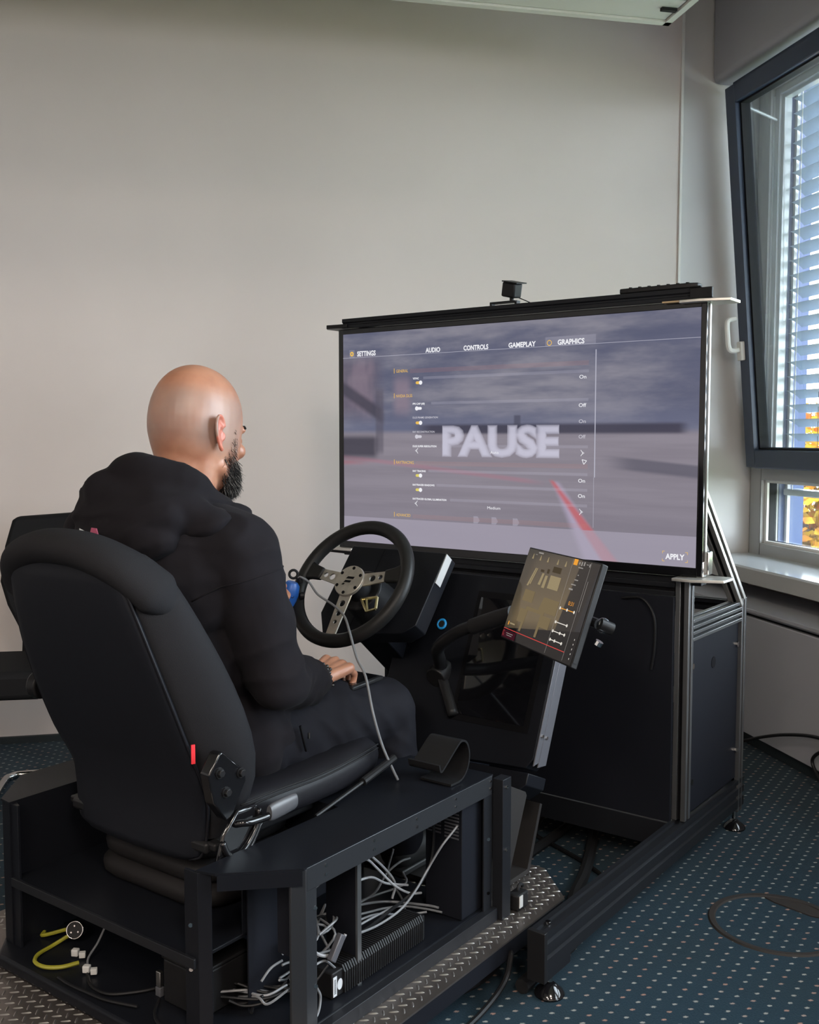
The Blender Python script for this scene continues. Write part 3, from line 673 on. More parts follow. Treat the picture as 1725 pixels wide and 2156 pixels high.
rw.add(quad(.15, .305, 1.4224, 1.447, TVY + .0011).v, [(0, 1, 2, 3)]); rw.add(quad(-.562, -.54, 1.4225, 1.447, TVY + .0011).v, [(0, 1, 2, 3)])
for z, x0 in ((1.368, -.32), (1.086, -.30), (.922, -.31)): rr_.add(quad(x0, .285, z - .003, z + .010, TVY + .0011).v, [(0, 1, 2, 3)])
part('menu_rows', rw, G['f'], scr, smooth=False, kind='stuff'); part('menu_header_rows', rr_, G['fr'], scr, smooth=False, kind='stuff')
for k, bo in enumerate((-.022, -.006, .010, .026, .042, .056)):
    pm = MB(); text_on(pm, 'PAUSE', -.197 - bo * .05, .195 + bo * .05, 1.119, .079, TP(.00125 + k * .00012), bo + .02)
    part('pause_lettering', pm, G['p'], scr, smooth=False)
pm = MB()
for x in (-.075, -.012, .06):
    poly3(pm, [(x - .011, .915), (x + .004, .915), (x + .011, .924), (x + .004, .936), (x - .011, .936)], TVY + .0012)
part('pause_button', pm, G['p'], scr, smooth=False)

# --- things on top of the screen
t = thing('webcam', 'small black webcam on a bracket on top of the screen', 'camera', (.02, 2.54, 1.546))
cx, cy, cz = .035, 2.54, 1.588
R_ = Matrix.Rotation(radians(8), 3, 'X') @ Matrix.Rotation(radians(12), 3, 'Y') @ Matrix.Rotation(radians(-10), 3, 'Z')
part('housing', MB().box((cx, cy, cz), (.048, .036, .042), R_), M['plastic'], t, bevel=.005)
part('visor', MB().box(Vector((cx, cy, cz)) + R_ @ Vector((.004, .002, .0225)), (.056, .044, .003), R_), M['plastic'], t)
part('neck', MB().cyl((cx, cy, 1.566), (cx, cy, 1.554), .006), M['plastic'], t)
part('mount_bracket', MB().b2((-.028, 2.525, 1.552), (.055, 2.555, 1.5565)).b2((-.030, 2.525, 1.5462), (-.023, 2.545, 1.5565)).b2((.050, 2.53, 1.5462), (.057, 2.55, 1.5565)), M['plastic'], t, bevel=.001)
part('cord', MB().tube(spl([(cx + .012, cy + .01, 1.568), (.072, 2.56, 1.556), (.088, 2.57, 1.5475)], 4), .0016, 6), M['cable_dark'], t)
t = thing('remote_control', 'black remote control lying on top of the right end of the screen', 'remote control', (.50, 2.545, 1.546))
part('body', MB().prism([(.37, 2.54), (.375, 2.525), (.56, 2.525), (.585, 2.535), (.585, 2.565), (.37, 2.565)], 'z', 1.5466, 1.560), M['plastic'], t, bevel=.003)
b0 = None
for i in range(7):
    for j in range(2):
        p = (.40 + i * .026, 2.538 + j * .015, 1.560)
        if b0 is None: b0 = part('button', MB().cyl(p, (p[0], p[1], 1.563), .0048, 8), M['rubber'], t); bp0 = Vector(p)
        else: again(b0, Vector(p) - bp0)
t = thing('remote_holder', 'black hook over the right end of the top beam', 'holder', (.585, 2.53, 1.516))
part('clip', MB().b2((.572, 2.512, 1.5165), (.63, 2.521, 1.544)).b2((.572, 2.512, 1.545), (.60, 2.524, 1.549)), M['plastic'], t, bevel=.002)

# ------------------------------------------------------------------ tread plate platform under the driving position
PZ = .115
t = thing('tread_platform', 'low platform with a worn aluminium diamond tread plate around the simulator base', 'platform', (0, 1.4, 0))
outl = [(-.49, .72), (.49, .72), (.49, 2.035), (.375, 2.15), (-.375, 2.15), (-.49, 2.035)]
part('tread_plate', MB().prism(outl, 'z', PZ - .004, PZ), mat('tread_plate_metal', (.235, .205, .19), .36, metal=.85, var=.25, vs=14, bump=.1, bs=150), t, smooth=.3)
ins = [(-.487, .723), (.487, .723), (.487, 2.033), (.373, 2.147), (-.373, 2.147), (-.487, 2.033)]
sk = MB()
part('edge_skirt', MB().prism(ins, 'z', .072, PZ - .0042), M['panel_black'], t, smooth=.3)
part('under_frame', MB().b2((-.36, .80, 0), (-.30, 2.02, .072)).b2((.28, .80, 0), (.34, 2.02, .072)).b2((-.30, .82, .02), (.28, .88, .07)).b2((-.30, 1.9, .02), (.28, 1.96, .07)), M['black_alu'], t)
lug = MB(); S = .027
def inside(x, y):
    if not (-.485 < x < .485 and .73 < y < 2.145): return False
    if abs(x) > .375 and y > 2.035 - (abs(x) - .49) : return False
    return not (abs(x) < .395 and 1.12 < y < 1.80)
for i in range(-20, 21):
    for j in range(25, 82):
        for k in (0, 1):
            x, y = (i + .5 * k) * S, (j + .5 * k) * S
            if not inside(x, y): continue
            a = radians(42) if k == 0 else radians(132); d = Vector((cos(a), sin(a), 0)); n_ = Vector((-d.y, d.x, 0)); c = Vector((x, y, PZ - .0003)); L, W_ = .0105, .0028
            lug.add([c - d * L, c - d * L * .5 - n_ * W_, c + d * L * .5 - n_ * W_, c + d * L, c + d * L * .5 + n_ * W_, c - d * L * .5 + n_ * W_, c - d * L * .62 + ZZ * .0016, c + d * L * .62 + ZZ * .0022],
                    [(0, 1, 6), (1, 2, 7, 6), (2, 3, 7), (3, 4, 7), (4, 5, 6, 7), (5, 0, 6)])
part('tread_lugs', lug, mat('tread_lug_metal', (.42, .39, .37), .3, metal=.9), t, smooth=.9, kind='stuff')

# ------------------------------------------------------------------ simulator base: sheet metal box with open sides
t = thing('simulator_base', 'black sheet metal seat box of the simulator with open sides full of cables', 'simulator base', (0, 1.5, PZ))
TZ = .439; DZ = .142; bk = M['black']
deck = [(-.395, 1.20), (-.27, 1.085), (.235, 1.085), (.405, 1.235), (.405, 1.848), (-.405, 1.848), (-.405, 1.22)]
part('deck', MB().prism(deck, 'z', PZ + .001, DZ), bk, t, bevel=.006, smooth=.4)
top = [(-.278, 1.125), (-.312, 1.128), (-.41, 1.235), (-.41, 1.85), (.41, 1.85), (.41, 1.245), (.305, 1.14), (.268, 1.130), (.268, 1.50), (-.278, 1.50)]
tp = MB(); k = .002
tp.prism([(-.41, 1.50), (.41, 1.50), (.41, 1.85), (-.41, 1.85)], 'z', TZ - .004, TZ)
tp.prism([(-.312, 1.128), (-.278, 1.125), (-.278, 1.50), (-.41, 1.50), (-.41, 1.235)], 'z', TZ - .004, TZ)
tp.prism([(.268, 1.130), (.305, 1.140), (.41, 1.245), (.41, 1.50), (.268, 1.50)], 'z', TZ - .004, TZ)
part('top_plate', tp, bk, t, smooth=.3)
part('well_panel', MB().b2((-.281, 1.125, DZ), (-.278, 1.50, TZ - .004)), bk, t); 
wr2 = part('well_panel', MB().b2((.268, 1.235, .285), (.271, 1.50, TZ - .004)), bk, t)
part('well_panel', MB().b2((-.278, 1.50, .285), (.268, 1.503, TZ - .004)), bk, t)
part('rear_shelf', MB().prism([(-.277, 1.128), (.267, 1.128), (.267, 1.50), (-.277, 1.50)], 'z', .276, .284), bk, t, bevel=.002)
part('shelf_lip', MB().b2((-.277, 1.124, .266), (.267, 1.130, .284)), M['black_alu'], t, bevel=.001)
# posts
def fpost(name, pts, z0=DZ, z1=TZ - .004, m=bk): return part(name, MB().prism(pts, 'z', z0, z1), m, t, bevel=.001, smooth=.3)
fpost('corner_post', [(.238, 1.130), (.272, 1.130), (.29, 1.145), (.285, 1.150), (.268, 1.136), (.238, 1.136)])
fpost('corner_post', [(.389, 1.229), (.394, 1.229), (.41, 1.250), (.41, 1.277), (.406, 1.277), (.406, 1.254), (.389, 1.234)], m=M['rail_grey'])
fpost('corner_post', [(.406, 1.815), (.41, 1.815), (.41, 1.848), (.375, 1.848), (.375, 1.844), (.406, 1.844)], m=M['black_alu'])
fpost('corner_post', [(-.255, 1.128), (-.312, 1.130), (-.316, 1.134), (-.30, 1.15), (-.255, 1.134)])
fpost('corner_post', [(-.41, 1.232), (-.372, 1.20), (-.372, 1.206), (-.405, 1.236), (-.405, 1.28), (-.41, 1.28)])
fpost('corner_post', [(-.406, 1.815), (-.41, 1.815), (-.41, 1.848), (-.375, 1.848), (-.375, 1.844), (-.406, 1.844)])
fpost('left_side_panel', [(-.41, 1.28), (-.407, 1.28), (-.407, 1.815), (-.41, 1.815)])
part('left_rear_cheek', MB().b2((-.276, 1.131, DZ), (-.272, 1.24, .276)), bk, t)
part('side_rail', MB().b2((.4065, 1.251, TZ - .044), (.4105, 1.846, TZ - .002)), M['rail_grey'], t, bevel=.0012)
part('chamfer_rail', MB().prism([(.306, 1.1425), (.309, 1.140), (.410, 1.241), (.407, 1.244)], 'z', TZ - .03, TZ - .003), bk, t)
part('deck_edge', MB().b2((.405, 1.235, PZ), (.424, 1.85, DZ + .001)), M['black_alu'], t, bevel=.001)
br = [(.4105, 1.30 + i * .135, TZ - dz) for i in range(5) for dz in (.013, .029)]
bolts(t, 'rivet', M['chrome'], br, (1, 0, 0), .0028, .0015, 8)
bolts(t, 'screw', M['chrome'], [(.4105, 1.272, .36), (.4105, 1.272, .22), (.4105, 1.832, .30), (.4105, 1.832, .18), (.254, 1.129, .34), (.254, 1.129, .262)], (.8, -.6, 0), .004, .002, 8)
part('inner_divider', MB().b2((.30, 1.425, DZ), (.378, 1.432, .385)), M['panel_black'], t, bevel=.001)
part('inner_divider_edge', MB().b2((.374, 1.4245, DZ), (.379, 1.436, .385)), M['grey_post'], t)
part('inner_bulkhead', MB().b2((-.20, 1.55, DZ), (.05, 1.56, TZ - .005)), M['panel_black'], t)
part('inner_bulkhead', MB().b2((.045, 1.505, DZ), (.055, 1.84, TZ - .005)), M['panel_black'], t)
part('hanging_bracket', MB().b2((.33, 1.262, .26), (.375, 1.268, TZ - .005)), M['panel_black'], t)
part('inner_side_panel', MB().prism([(.276, 1.24), (.279, 1.24), (.279, 1.36), (.276, 1.36)], 'z', DZ, TZ - .005), M['panel_black'], t)
# front module: doubled post, inclined kick plate
fp = [(.408, 1.853), (.434, 1.853), (.434, 1.888), (.408, 1.888)]
fpost('front_post', fp, PZ, TZ - .01, M['black_alu'])
bolts(t, 'front_bolt', M['chrome'], [(.434, 1.868, .41), (.434, 1.868, .27)], (1, 0, 0), .004, .002, 8)
part('kick_plate', MB().prism([(1.895, .405), (1.985, .362), (1.99, .352), (1.92, .20), (1.895, .20)], 'x', .408, .414), M['kick'], t, smooth=.3)
part('front_module', MB().b2((-.40, 1.86, PZ + .001), (-.36, 2.05, .42)), bk, t)
part('foot_rest', MB().prism([(1.90, .118), (2.10, .118), (2.16, .27), (2.15, .275), (2.09, .13), (1.90, .13)], 'x', -.34, .36), M['kick'], t)
part('pedal', MB().prism([(2.04, .17), (2.05, .165), (2.085, .26), (2.075, .265)], 'x', .06, .15), M['alu'], t); part('pedal', MB().prism([(2.04, .17), (2.05, .165), (2.085, .26), (2.075, .265)], 'x', -.16, -.06), M['alu'], t)

# hook bracket standing on the top plate
strip = [(1.725, .4405), (1.765, .4420), (1.790, .462), (1.798, .492), (1.788, .520), (1.768, .530), (1.748, .522), (1.700, .488), (1.690, .484), (1.686, .497)]
pts = spl([(0, y, z) for y, z in strip], 4); inn = []
for i, p in enumerate(pts):
    tn = (pts[min(i + 1, len(pts) - 1)] - pts[max(i - 1, 0)]).normalized(); inn.append(p + Vector((0, -tn.z, tn.y)) * .0045)
solo('phone_hook', MB().loft([[(x, p.y, p.z + .0004) for p in pts] + [(x, p.y, p.z + .0004) for p in reversed(inn)] for x in (.305, .385)]), M['plastic'], 'bent black plastic hook bracket on top of the base beside the seat', 'bracket', (.345, 1.745, .44), smooth=.7)

# ------------------------------------------------------------------ equipment inside the base
t = thing('amplifier', 'black finned amplifier with white sticker on the deck of the base', 'amplifier', (.35, 1.5, DZ))
part('body', MB().b2((.325, 1.355, DZ + .001), (.376, 1.645, .193)), M['plastic'], t, bevel=.003)
f0 = None
for i in range(38):
    if f0 is None: f0 = part('fin', MB().prism([(.3765, DZ + .004), (.381, DZ + .004), (.381, .186), (.374, .1975), (.33, .1975), (.33, .1935), (.3765, .1935)], 'y', 1.385, 1.3885), M['plastic'], t, smooth=False)
    else: again(f0, (0, i * .0066, 0))
st = part('sticker', MB().b2((.3762, 1.357, .148), (.3772, 1.367, .185)), M['label_white'], t, label='white bar code sticker')
bars = MB(); rr = random.Random(2)
z = .153
while z < .180:
    h = rr.uniform(.0004, .0014); bars.b2((.3771, 1.3595, z), (.3774, 1.3645, z + h)); z += h + rr.uniform(.0005, .0012)
part('bar_code', bars, M['print_black'], st, smooth=False, kind='stuff')
pm = MB(); vs = []
for k in range(24): a = 2 * pi * k / 24; vs.append((.3768, 1.376 + .0075 * cos(a), .166 + .0105 * sin(a)))
part('round_mark', pm.add(vs, [tuple(range(24))]), M['label_white'], t, smooth=False, label='pale round mark')
t = thing('computer', 'dark slotted equipment case standing at the front inside the base', 'computer', (.34, 1.78, DZ))
part('case', MB().b2((.30, 1.752, DZ + .001), (.395, 1.838, .42)), M['panel_black'], t, bevel=.002)
v0 = None
for c in range(2):
    for i in range(11):
        p = (c * .046, 0, -i * .0075 - c * .004)
        if v0 is None: v0 = part('vent_slot', MB().b2((.305, 1.7505, .397), (.341, 1.7525, .4003)), M['steel_grey'], t, smooth=False)
        else: again(v0, p)
cable_pts = {
'A': [(.3,1.503,.336),(.3,1.548,.324),(.3,1.582,.294),(.3,1.64,.237),(.3,1.694,.2),(.3,1.736,.185)],
'B': [(.26,1.583,.326),(.26,1.658,.257),(.26,1.695,.21),(.26,1.685,.18)],
'C': [(.28,1.526,.277),(.28,1.588,.267),(.28,1.639,.236),(.28,1.714,.205)],
'D': [(.22,1.597,.185),(.226,1.701,.158),(.306,1.74,.158),(.338,1.748,.158)],
'E': [(.2,1.637,.168),(.2,1.701,.171),(.2,1.742,.199),(.2,1.792,.209),(.2,1.83,.205)],
'G': [(.25,1.565,.185),(.25,1.618,.173),(.25,1.671,.161),(.266,1.719,.152),(.315,1.738,.152),(.349,1.745,.152)],
'H': [(.29,1.517,.201),(.29,1.594,.189),(.29,1.687,.152),(.319,1.73,.15)],
'I': [(.31,1.49,.204),(.31,1.544,.203),(.31,1.62,.199)],
'J': [(.385,1.805,.405),(.385,1.76,.356),(.37,1.715,.315),(.35,1.690,.266),(.35,1.647,.236),(.35,1.594,.215),(.35,1.519,.212),(.35,1.44,.223)],
'K': [(.33,1.735,.362),(.33,1.741,.324),(.33,1.730,.265),(.33,1.688,.228),(.31,1.66,.20),(.318,1.607,.202),(.33,1.519,.2025),(.33,1.45,.205)],
'L': [(.18,1.652,.159),(.192,1.717,.158),(.209,1.80,.158),(.18,1.83,.167)],
'M': [(.16,1.82,.22),(.16,1.80,.166),(.235,1.75,.152),(.285,1.701,.150)],
'N': [(.34,1.308,.245),(.34,1.339,.226),(.34,1.387,.213),(.34,1.418,.212)],
'O': [(.36,1.307,.269),(.36,1.332,.237),(.36,1.364,.22),(.36,1.391,.222),(.36,1.412,.241)],
'P': [(.385,1.256,.166),(.385,1.271,.193),(.385,1.274,.21)],
'Q': [(.385,1.252,.148),(.385,1.284,.174),(.385,1.295,.199)],
'R': [(.394,1.252,.148),(.395,1.290,.15),(.385,1.313,.171),(.385,1.304,.193)],
'T': [(.3,1.25,.201),(.3,1.274,.215),(.3,1.304,.217)],
'V': [(.3,1.249,.173),(.3,1.309,.164),(.3,1.344,.159)],
'W': [(.3,1.37,.315),(.3,1.397,.321),(.3,1.42,.328)],
'X': [(.3,1.374,.258),(.3,1.415,.257),(.305,1.42,.245),(.3,1.415,.23),(.3,1.374,.225)],
'S': [(.25,1.335,.166),(.256,1.314,.150),(.273,1.262,.150),(.294,1.231,.150)],
'U': [(.225,1.25,.150),(.244,1.261,.150),(.252,1.278,.150)],
'Z': [(.212,1.248,.150),(.252,1.238,.150),(.277,1.273,.150),(.287,1.312,.150)]}
kind = {'A': ('cable_light', .0026), 'B': ('cable_light', .0028), 'C': ('cable_light', .0026), 'D': ('cable_grey', .0028), 'E': ('cable_grey', .0026), 'O': ('cable_light', .0032), 'X': ('cable_dark', .003), 'K': ('cable_dark', .0034), 'J': ('cable_grey', .0024), 'S': ('cable_dark', .003), 'U': ('cable_dark', .003), 'Z': ('cable_dark', .003), 'V': ('cable_dark', .003)}
for k_, pts in cable_pts.items():
    mm, r = kind.get(k_, ('cable_grey', .0024)); dark = mm == 'cable_dark'
    solo('cable', MB().tube(spl(pts, 6), r, 7), M[mm], 'thin dark cable lying among the grey ones inside the base' if dark else 'thin grey cable in the tangle behind the open side of the base', 'cable', pts[0], group='dark cables inside the base' if dark else 'grey cables inside the base')
# a few more loose grey runs in the tangle, left bay
rr = random.Random(11)
for i in range(13):
    y0 = rr.uniform(1.28, 1.36); z0 = rr.uniform(.165, .26); x0 = rr.uniform(.30, .365)
    pts = [(x0, y0, z0), (x0 + rr.uniform(-.02, .02), y0 + .04, z0 - rr.uniform(-.02, .03)), (x0 + rr.uniform(-.03, .02), y0 + .075, max(.152, z0 + rr.uniform(-.05, .03))), (.285, 1.41, rr.uniform(.205, .28))]
    solo('cable', MB().tube(spl(pts, 5), .0023, 6), M['cable_grey'], 'thin grey cable in the tangle behind the open side of the base', 'cable', pts[0], group='grey cables inside the base')
for i in range(9):
    x0, y0 = rr.uniform(.215, .26), rr.uniform(1.20, 1.26); x1, y1 = rr.uniform(.30, .37), rr.uniform(1.26, 1.34)
    pts = [(x0, y0, .152 + .004 * i), ((x0 + x1) / 2 + rr.uniform(-.02, .02), (y0 + y1) / 2 - .015, .155 + rr.uniform(0, .02)), (x1, y1 - .02, .155 + rr.uniform(0, .03)), (x1 + .012, y1 + .02, .165 + rr.uniform(0, .05))]
    gk = i % 3 == 0
    solo('cable', MB().tube(spl(pts, 6), .0024, 6), M['cable_grey' if gk else 'cable_dark'], 'thin grey cable in the tangle behind the open side of the base' if gk else 'thin dark cable lying among the grey ones inside the base', 'cable', pts[0], group='grey cables inside the base' if gk else 'dark cables inside the base')
pts = [(.25, 1.331, .214), (.25, 1.315, .208), (.25, 1.308, .188), (.25, 1.315, .165)]
solo('cable', MB().tube(spl(pts, 6), .0018, 6), M['cable_blue'], 'thin blue wire curling beside the cream plug inside the base', 'cable', pts[0])
t = thing('plug', 'cream coloured plug hanging in the rear bay of the base', 'plug', (.25, 1.335, .19))
R_ = Matrix.Rotation(radians(25), 3, 'Y')
part('housing', MB().box((.25, 1.335, .19), (.016, .02, .034), R_), M['cream'], t, bevel=.002)
part('latch', MB().box((.257, 1.350, .186), (.006, .006, .026), Matrix.Rotation(radians(-25), 3, 'X')), M['cream'], t, bevel=.001)
part('pins', MB().box((.252, 1.336, .209), (.012, .016, .008), R_), M['white'], t)
t = thing('power_adapter', 'slim grey adapter block among the cables behind the front of the post', 'adapter', (.372, 1.345, .25))
part('body', MB().box((.372, 1.372, .235), (.012, .016, .05), Matrix.Rotation(radians(-38), 3, 'X')), M['steel_grey'], t, bevel=.002)
# things on the rear deck
def cable(name, pts, r, m, label, n=7): return solo(name, MB().tube(spl(pts, 7), r, n), M[m], label, 'cable', pts[0])
z = DZ + .006
cable('cable', [(-.268, 1.19, z), (-.256, 1.18, z), (-.211, 1.212, .163)], .004, 'cable_yellow', 'straight yellow cable entering the round connector at the back of the base')
cable('cable', [(-.190, 1.205, .163), (-.204, 1.168, z), (-.196, 1.128, z), (-.175, 1.107, z), (-.143, 1.107, z), (-.117, 1.126, z), (-.104, 1.156, z)], .004, 'cable_yellow', 'looped yellow green cable on the rear deck of the base')
cable('cable', [(-.055, 1.140, z), (-.011, 1.118, z), (.037, 1.121, z), (.075, 1.16, z), (.092, 1.19, z)], .003, 'cable_dark', 'dark cable from the white plugs to the small adapter on the rear deck')
cable('cable', [(-.09, 1.10, z), (-.05, 1.097, z), (.0, 1.100, z), (.05, 1.105, z), (.113, 1.125, z)], .003, 'cable_dark', 'dark cable lying along the rear edge of the deck')
cable('cable', [(.125, 1.165, z), (.152, 1.132, z), (.186, 1.113, z), (.22, 1.118, z)], .003, 'cable_dark', 'dark cable leaving the small adapter towards the rear right post')
cable('cable', [(-.12, 1.24, .20), (-.115, 1.21, .165), (-.102, 1.176, z), (-.06, 1.148, z)], .0022, 'cable_grey', 'thin cable hanging down to the white plugs on the rear deck')
t = thing('round_connector', 'round black cable connector with a bare metal rim at the back of the base', 'connector', (-.194, 1.214, DZ))
n_ = Vector((.55, -.75, .35)).normalized(); c = Vector((-.188, 1.21, .168)); e1 = n_.orthogonal().normalized(); e2 = n_.cross(e1)
part('shell', MB().cyl(c - n_ * .02, c + n_ * .008, .0165, 24), M['plastic'], t, smooth=.7)
part('rim', MB().torus(c + n_ * .008, e1, e2, .0165, .0016, 28, 8), M['chrome'], t, smooth=True)
bolts(t, 'contact', M['chrome'], [c + n_ * .008 + (e1 * cos(a) + e2 * sin(a)) * .008 for a in (0, 2.1, 4.2)], n_, .0018, .002, 6)
for i, (x, y, lab) in enumerate(((-.137, 1.172, 'white cable plug on the rear deck inside the yellow loop'), (-.066, 1.147, 'white cable plug lying at the end of the dark cable on the rear deck'))):
    t = thing('plug', lab, 'plug', (x, y, DZ))
    part('housing', MB().box((x, y, z + .004), (.014, .012, .014), Matrix.Rotation(.5, 3, 'Z')), M['white'], t, bevel=.002)
    part('clip', MB().box((x + .017, y + .004, z + .003), (.012, .010, .011), Matrix.Rotation(.8, 3, 'Z')), M['white'], t, bevel=.001)
    part('boot', MB().cyl((x - .006, y, z + .003), (x - .02, y + .004, z), .004), M['cable_dark'], t)
t = thing('usb_adapter', 'small grey two-piece adapter standing on the rear deck near the post', 'adapter', (.108, 1.18, DZ))
part('plug', MB().box((.108, 1.18, .175), (.012, .008, .028)), M['alu'], t, bevel=.001); part('socket', MB().box((.108, 1.18, .151), (.014, .010, .017)), M['lever'], t, bevel=.001)
t = thing('junction_box', 'black box on the rear deck beside the right rear post', 'box', (.19, 1.21, DZ))
part('body', MB().b2((.13, 1.17, DZ + .001), (.235, 1.30, .225)), M['plastic'], t, bevel=.004); part('lid', MB().b2((.128, 1.168, .2255), (.237, 1.302, .232)), M['plastic'], t, bevel=.002)

# ------------------------------------------------------------------ suspension seat
t = thing('driver_seat', 'black suspension seat with high backrest and rolled headrest, seen from behind', 'seat', (0, 1.40, .284))
def section(yb, wr_, wo, d, zz, tilt):
    """closed outline of the backrest at one height; yb rear face, wr_ half width of rear face, wo outer half width, d depth"""
    h = [(0, 0), (wr_ * .6, .0), (wr_, .004), (wr_ + .012, .012), (wo - .008, d * .40), (wo, d * .62), (wo - .004, d * .85), (wo - .03, d), (wo - .065, d * .93), (wo * .55, d * .72), (0, d * .68)]
    pts = [(x, y) for x, y in h] + [(-x, y) for x, y in reversed(h[1:-1])]
    return [(x, yb + y, zz + y * tilt) for x, y in pts]
rows = [(.395, 1.222, .140, .155, .05), (.410, 1.222, .172, .19, .06), (.45, 1.225, .184, .215, .085),  (.52, 1.221, .190, .240, .115), (.60, 1.183, .198, .255, .128), (.70, 1.142, .196, .248, .128), (.78, 1.113, .188, .235, .118), (.86, 1.088, .174, .215, .105), (.92, 1.072, .158, .196, .09), (.955, 1.068, .135, .165, .07), (.965, 1.075, .11, .135, .05)]
part('backrest', MB().loft([section(y, a, b_, d, z, .25) for z, y, a, b_, d in rows]), M['seat_fabric'], t, smooth=True, sub=1)
# separate rear cover, a shallow shell bounded by a piped seam
def shell(off, infl=0):
    rings = []
    for z, y, a, b_, d in rows[:-1]:
        a2 = a + .004; rings.append([(a2 * sin(pi / 2 * s), y - off - .010 * (1 - s * s) + .004 * abs(s), z) for s in [-1 + 2 * k / 12 for k in range(13)]])
    return rings
o_ = shell(.006); i_ = shell(-.004)
part('rear_cover', MB().loft([a + list(reversed(b)) for a, b in zip(o_, i_)]), M['seat_shell'], t, smooth=True)
for s in (0, -1):
    pp = [r[s] for r in shell(.003)]
    part('seam_piping', MB().tube(spl([(x * 1.012, y, z) for x, y, z in pp], 4), .0028, 6), M['seat_vinyl'], t, smooth=True)
hp = [(-.172, 1.135, .868), (-.165, 1.108, .905), (-.13, 1.082, .945), (-.06, 1.070, .968), (0, 1.068, .972), (.06, 1.072, .966), (.12, 1.085, .944), (.158, 1.112, .908), (.175, 1.14, .872)]
path = spl(hp, 5); rings = []
for i, p in enumerate(path):
    e = min(i, len(path) - 1 - i) / 4.0; k = min(1, .45 + .55 * e) if e < 1 else 1
    tn = (path[min(i + 1, len(path) - 1)] - path[max(i - 1, 0)]).normalized(); bk_ = Vector((0, -1, .12)); bk_ = (bk_ - tn * bk_.dot(tn)).normalized(); up_ = tn.cross(bk_)
    rings.append([p + Vector((p.x * .10, .014, .002)) + bk_ * (.050 * k * cos(2 * pi * j / 16)) + up_ * (.035 * k * sin(2 * pi * j / 16)) for j in range(16)])
part('headrest_roll', MB().loft(rings), M['seat_fabric'], t, smooth=True, sub=1)
part('red_tag', MB().prism([(.2105, 1.174), (.2135, 1.180), (.216, 1.179), (.213, 1.173)], 'z', .600, .634), M['red'], t, label='red fabric tag in the side seam')
# cushion
rows = []
for y, zt, zb, w in ((1.262, .505, .455, .19), (1.275, .518, .446, .225), (1.31, .522, .440, .240), (1.45, .520, .440, .248), (1.60, .530, .442, .245), (1.66, .532, .446, .235), (1.70, .522, .455, .215), (1.715, .500, .468, .19)):
    zm = (zt + zb) / 2; h = (zt - zb) / 2
    half = [(0, zt - .012), (w * .5, zt - .010), (w * .78, zt), (w * .94, zt - .006), (w, zt - h * .6), (w * 1.01, zm - h * .2), (w * .985, zb + h * .35), (w * .93, zb), (0, zb)]
    rows.append([(x, y, z) for x, z in half] + [(-x, y, z) for x, z in reversed(half[1:-1])])
part('cushion', MB().loft(rows), M['seat_vinyl'], t, smooth=True, sub=1)
for dz in (0, .008):
    part('double_stitch', MB().tube(spl([(.243 - dz * .1, 1.26, .508 - dz), (.247, 1.36, .511 - dz), (.249, 1.48, .510 - dz), (.246, 1.60, .517 - dz), (.234, 1.67, .518 - dz)], 5), .0016, 5), M['rubber'], t, smooth=True)
# frame pan, suspension bellows
part('seat_pan', MB().b2((-.20, 1.215, .418), (.20, 1.62, .440)), M['plastic'], t, bevel=.006)
part('rear_cross_bar', MB().b2((-.215, 1.222, .425), (.215, 1.245, .440)), M['plastic'], t, bevel=.004)
def rrect(w, d, r, z, cy, n=5):
    out = []
    for cx, cy_, a0 in ((w - r, d - r, 0), (-w + r, d - r, 90), (-w + r, -d + r, 180), (w - r, -d + r, 270)):
        for k in range(n): a = radians(a0 + 90 * k / (n - 1)); out.append((cx + r * cos(a), cy + cy_ + r * sin(a), z))
    return out
for k, (z0, s) in enumerate(((.286, 1.0), (.331, .97), (.376, .93))):
    zz = [(0, .93), (.010, .99), (.021, 1.0), (.032, .99), (.042, .92), (.045, .88)]
    part('bellows_fold', MB().loft([rrect(.175 * s * f, .135 * s * f, .06, z0 + dz, 1.375) for dz, f in zz]), M['bellows'], t, smooth=.9)
# recliner bracket, bolts and levers on the right side
n_ = Vector((1, 0, 0))
br_ = MB().prism([(1.176, .540), (1.166, .592), (1.190, .624), (1.198, .626), (1.250, .580), (1.254, .560), (1.222, .508), (1.205, .500)], 'x', .240, .2645)
o = part('recliner_bracket', br_, M['gloss_black'], t, bevel=.003)
for y, z in ((1.190, .590), (1.240, .578), (1.205, .552)):
    p = Vector((.2648, y, z)); part('washer', MB().cyl(p, p + n_ * .002, .0095, 16), M['plastic'], o); part('hex_bolt', MB().cyl(p + n_ * .002, p + n_ * .008, .0072, 6), M['plastic'], o, bevel=.001, smooth=.3)
part('side_cover', MB().prism([(1.185, .425), (1.20, .475), (1.235, .510), (1.285, .508), (1.288, .47), (1.262, .435), (1.22, .415)], 'x', .252, .262), M['gloss_black'], t, bevel=.004)
part('cover_rib', MB().tube(spl([(.264, 1.195, .465), (.266, 1.205, .442), (.266, 1.225, .430), (.266, 1.250, .440), (.266, 1.278, .472), (.264, 1.285, .500)], 5), .006, 8), M['gloss_black'], t, smooth=True)
part('cover_rib', MB().tube(spl([(.262, 1.21, .422), (.265, 1.235, .420), (.265, 1.262, .437), (.264, 1.292, .475)], 5), .0045, 8), M['gloss_black'], t, smooth=True)
o = part('recliner_lever', MB().tube(spl([(.262, 1.228, .487), (.274, 1.234, .490), (.279, 1.25, .488), (.281, 1.285, .487), (.281, 1.30, .489)], 4), .0065, 10), M['gloss_black'], t, smooth=True)
lr = []
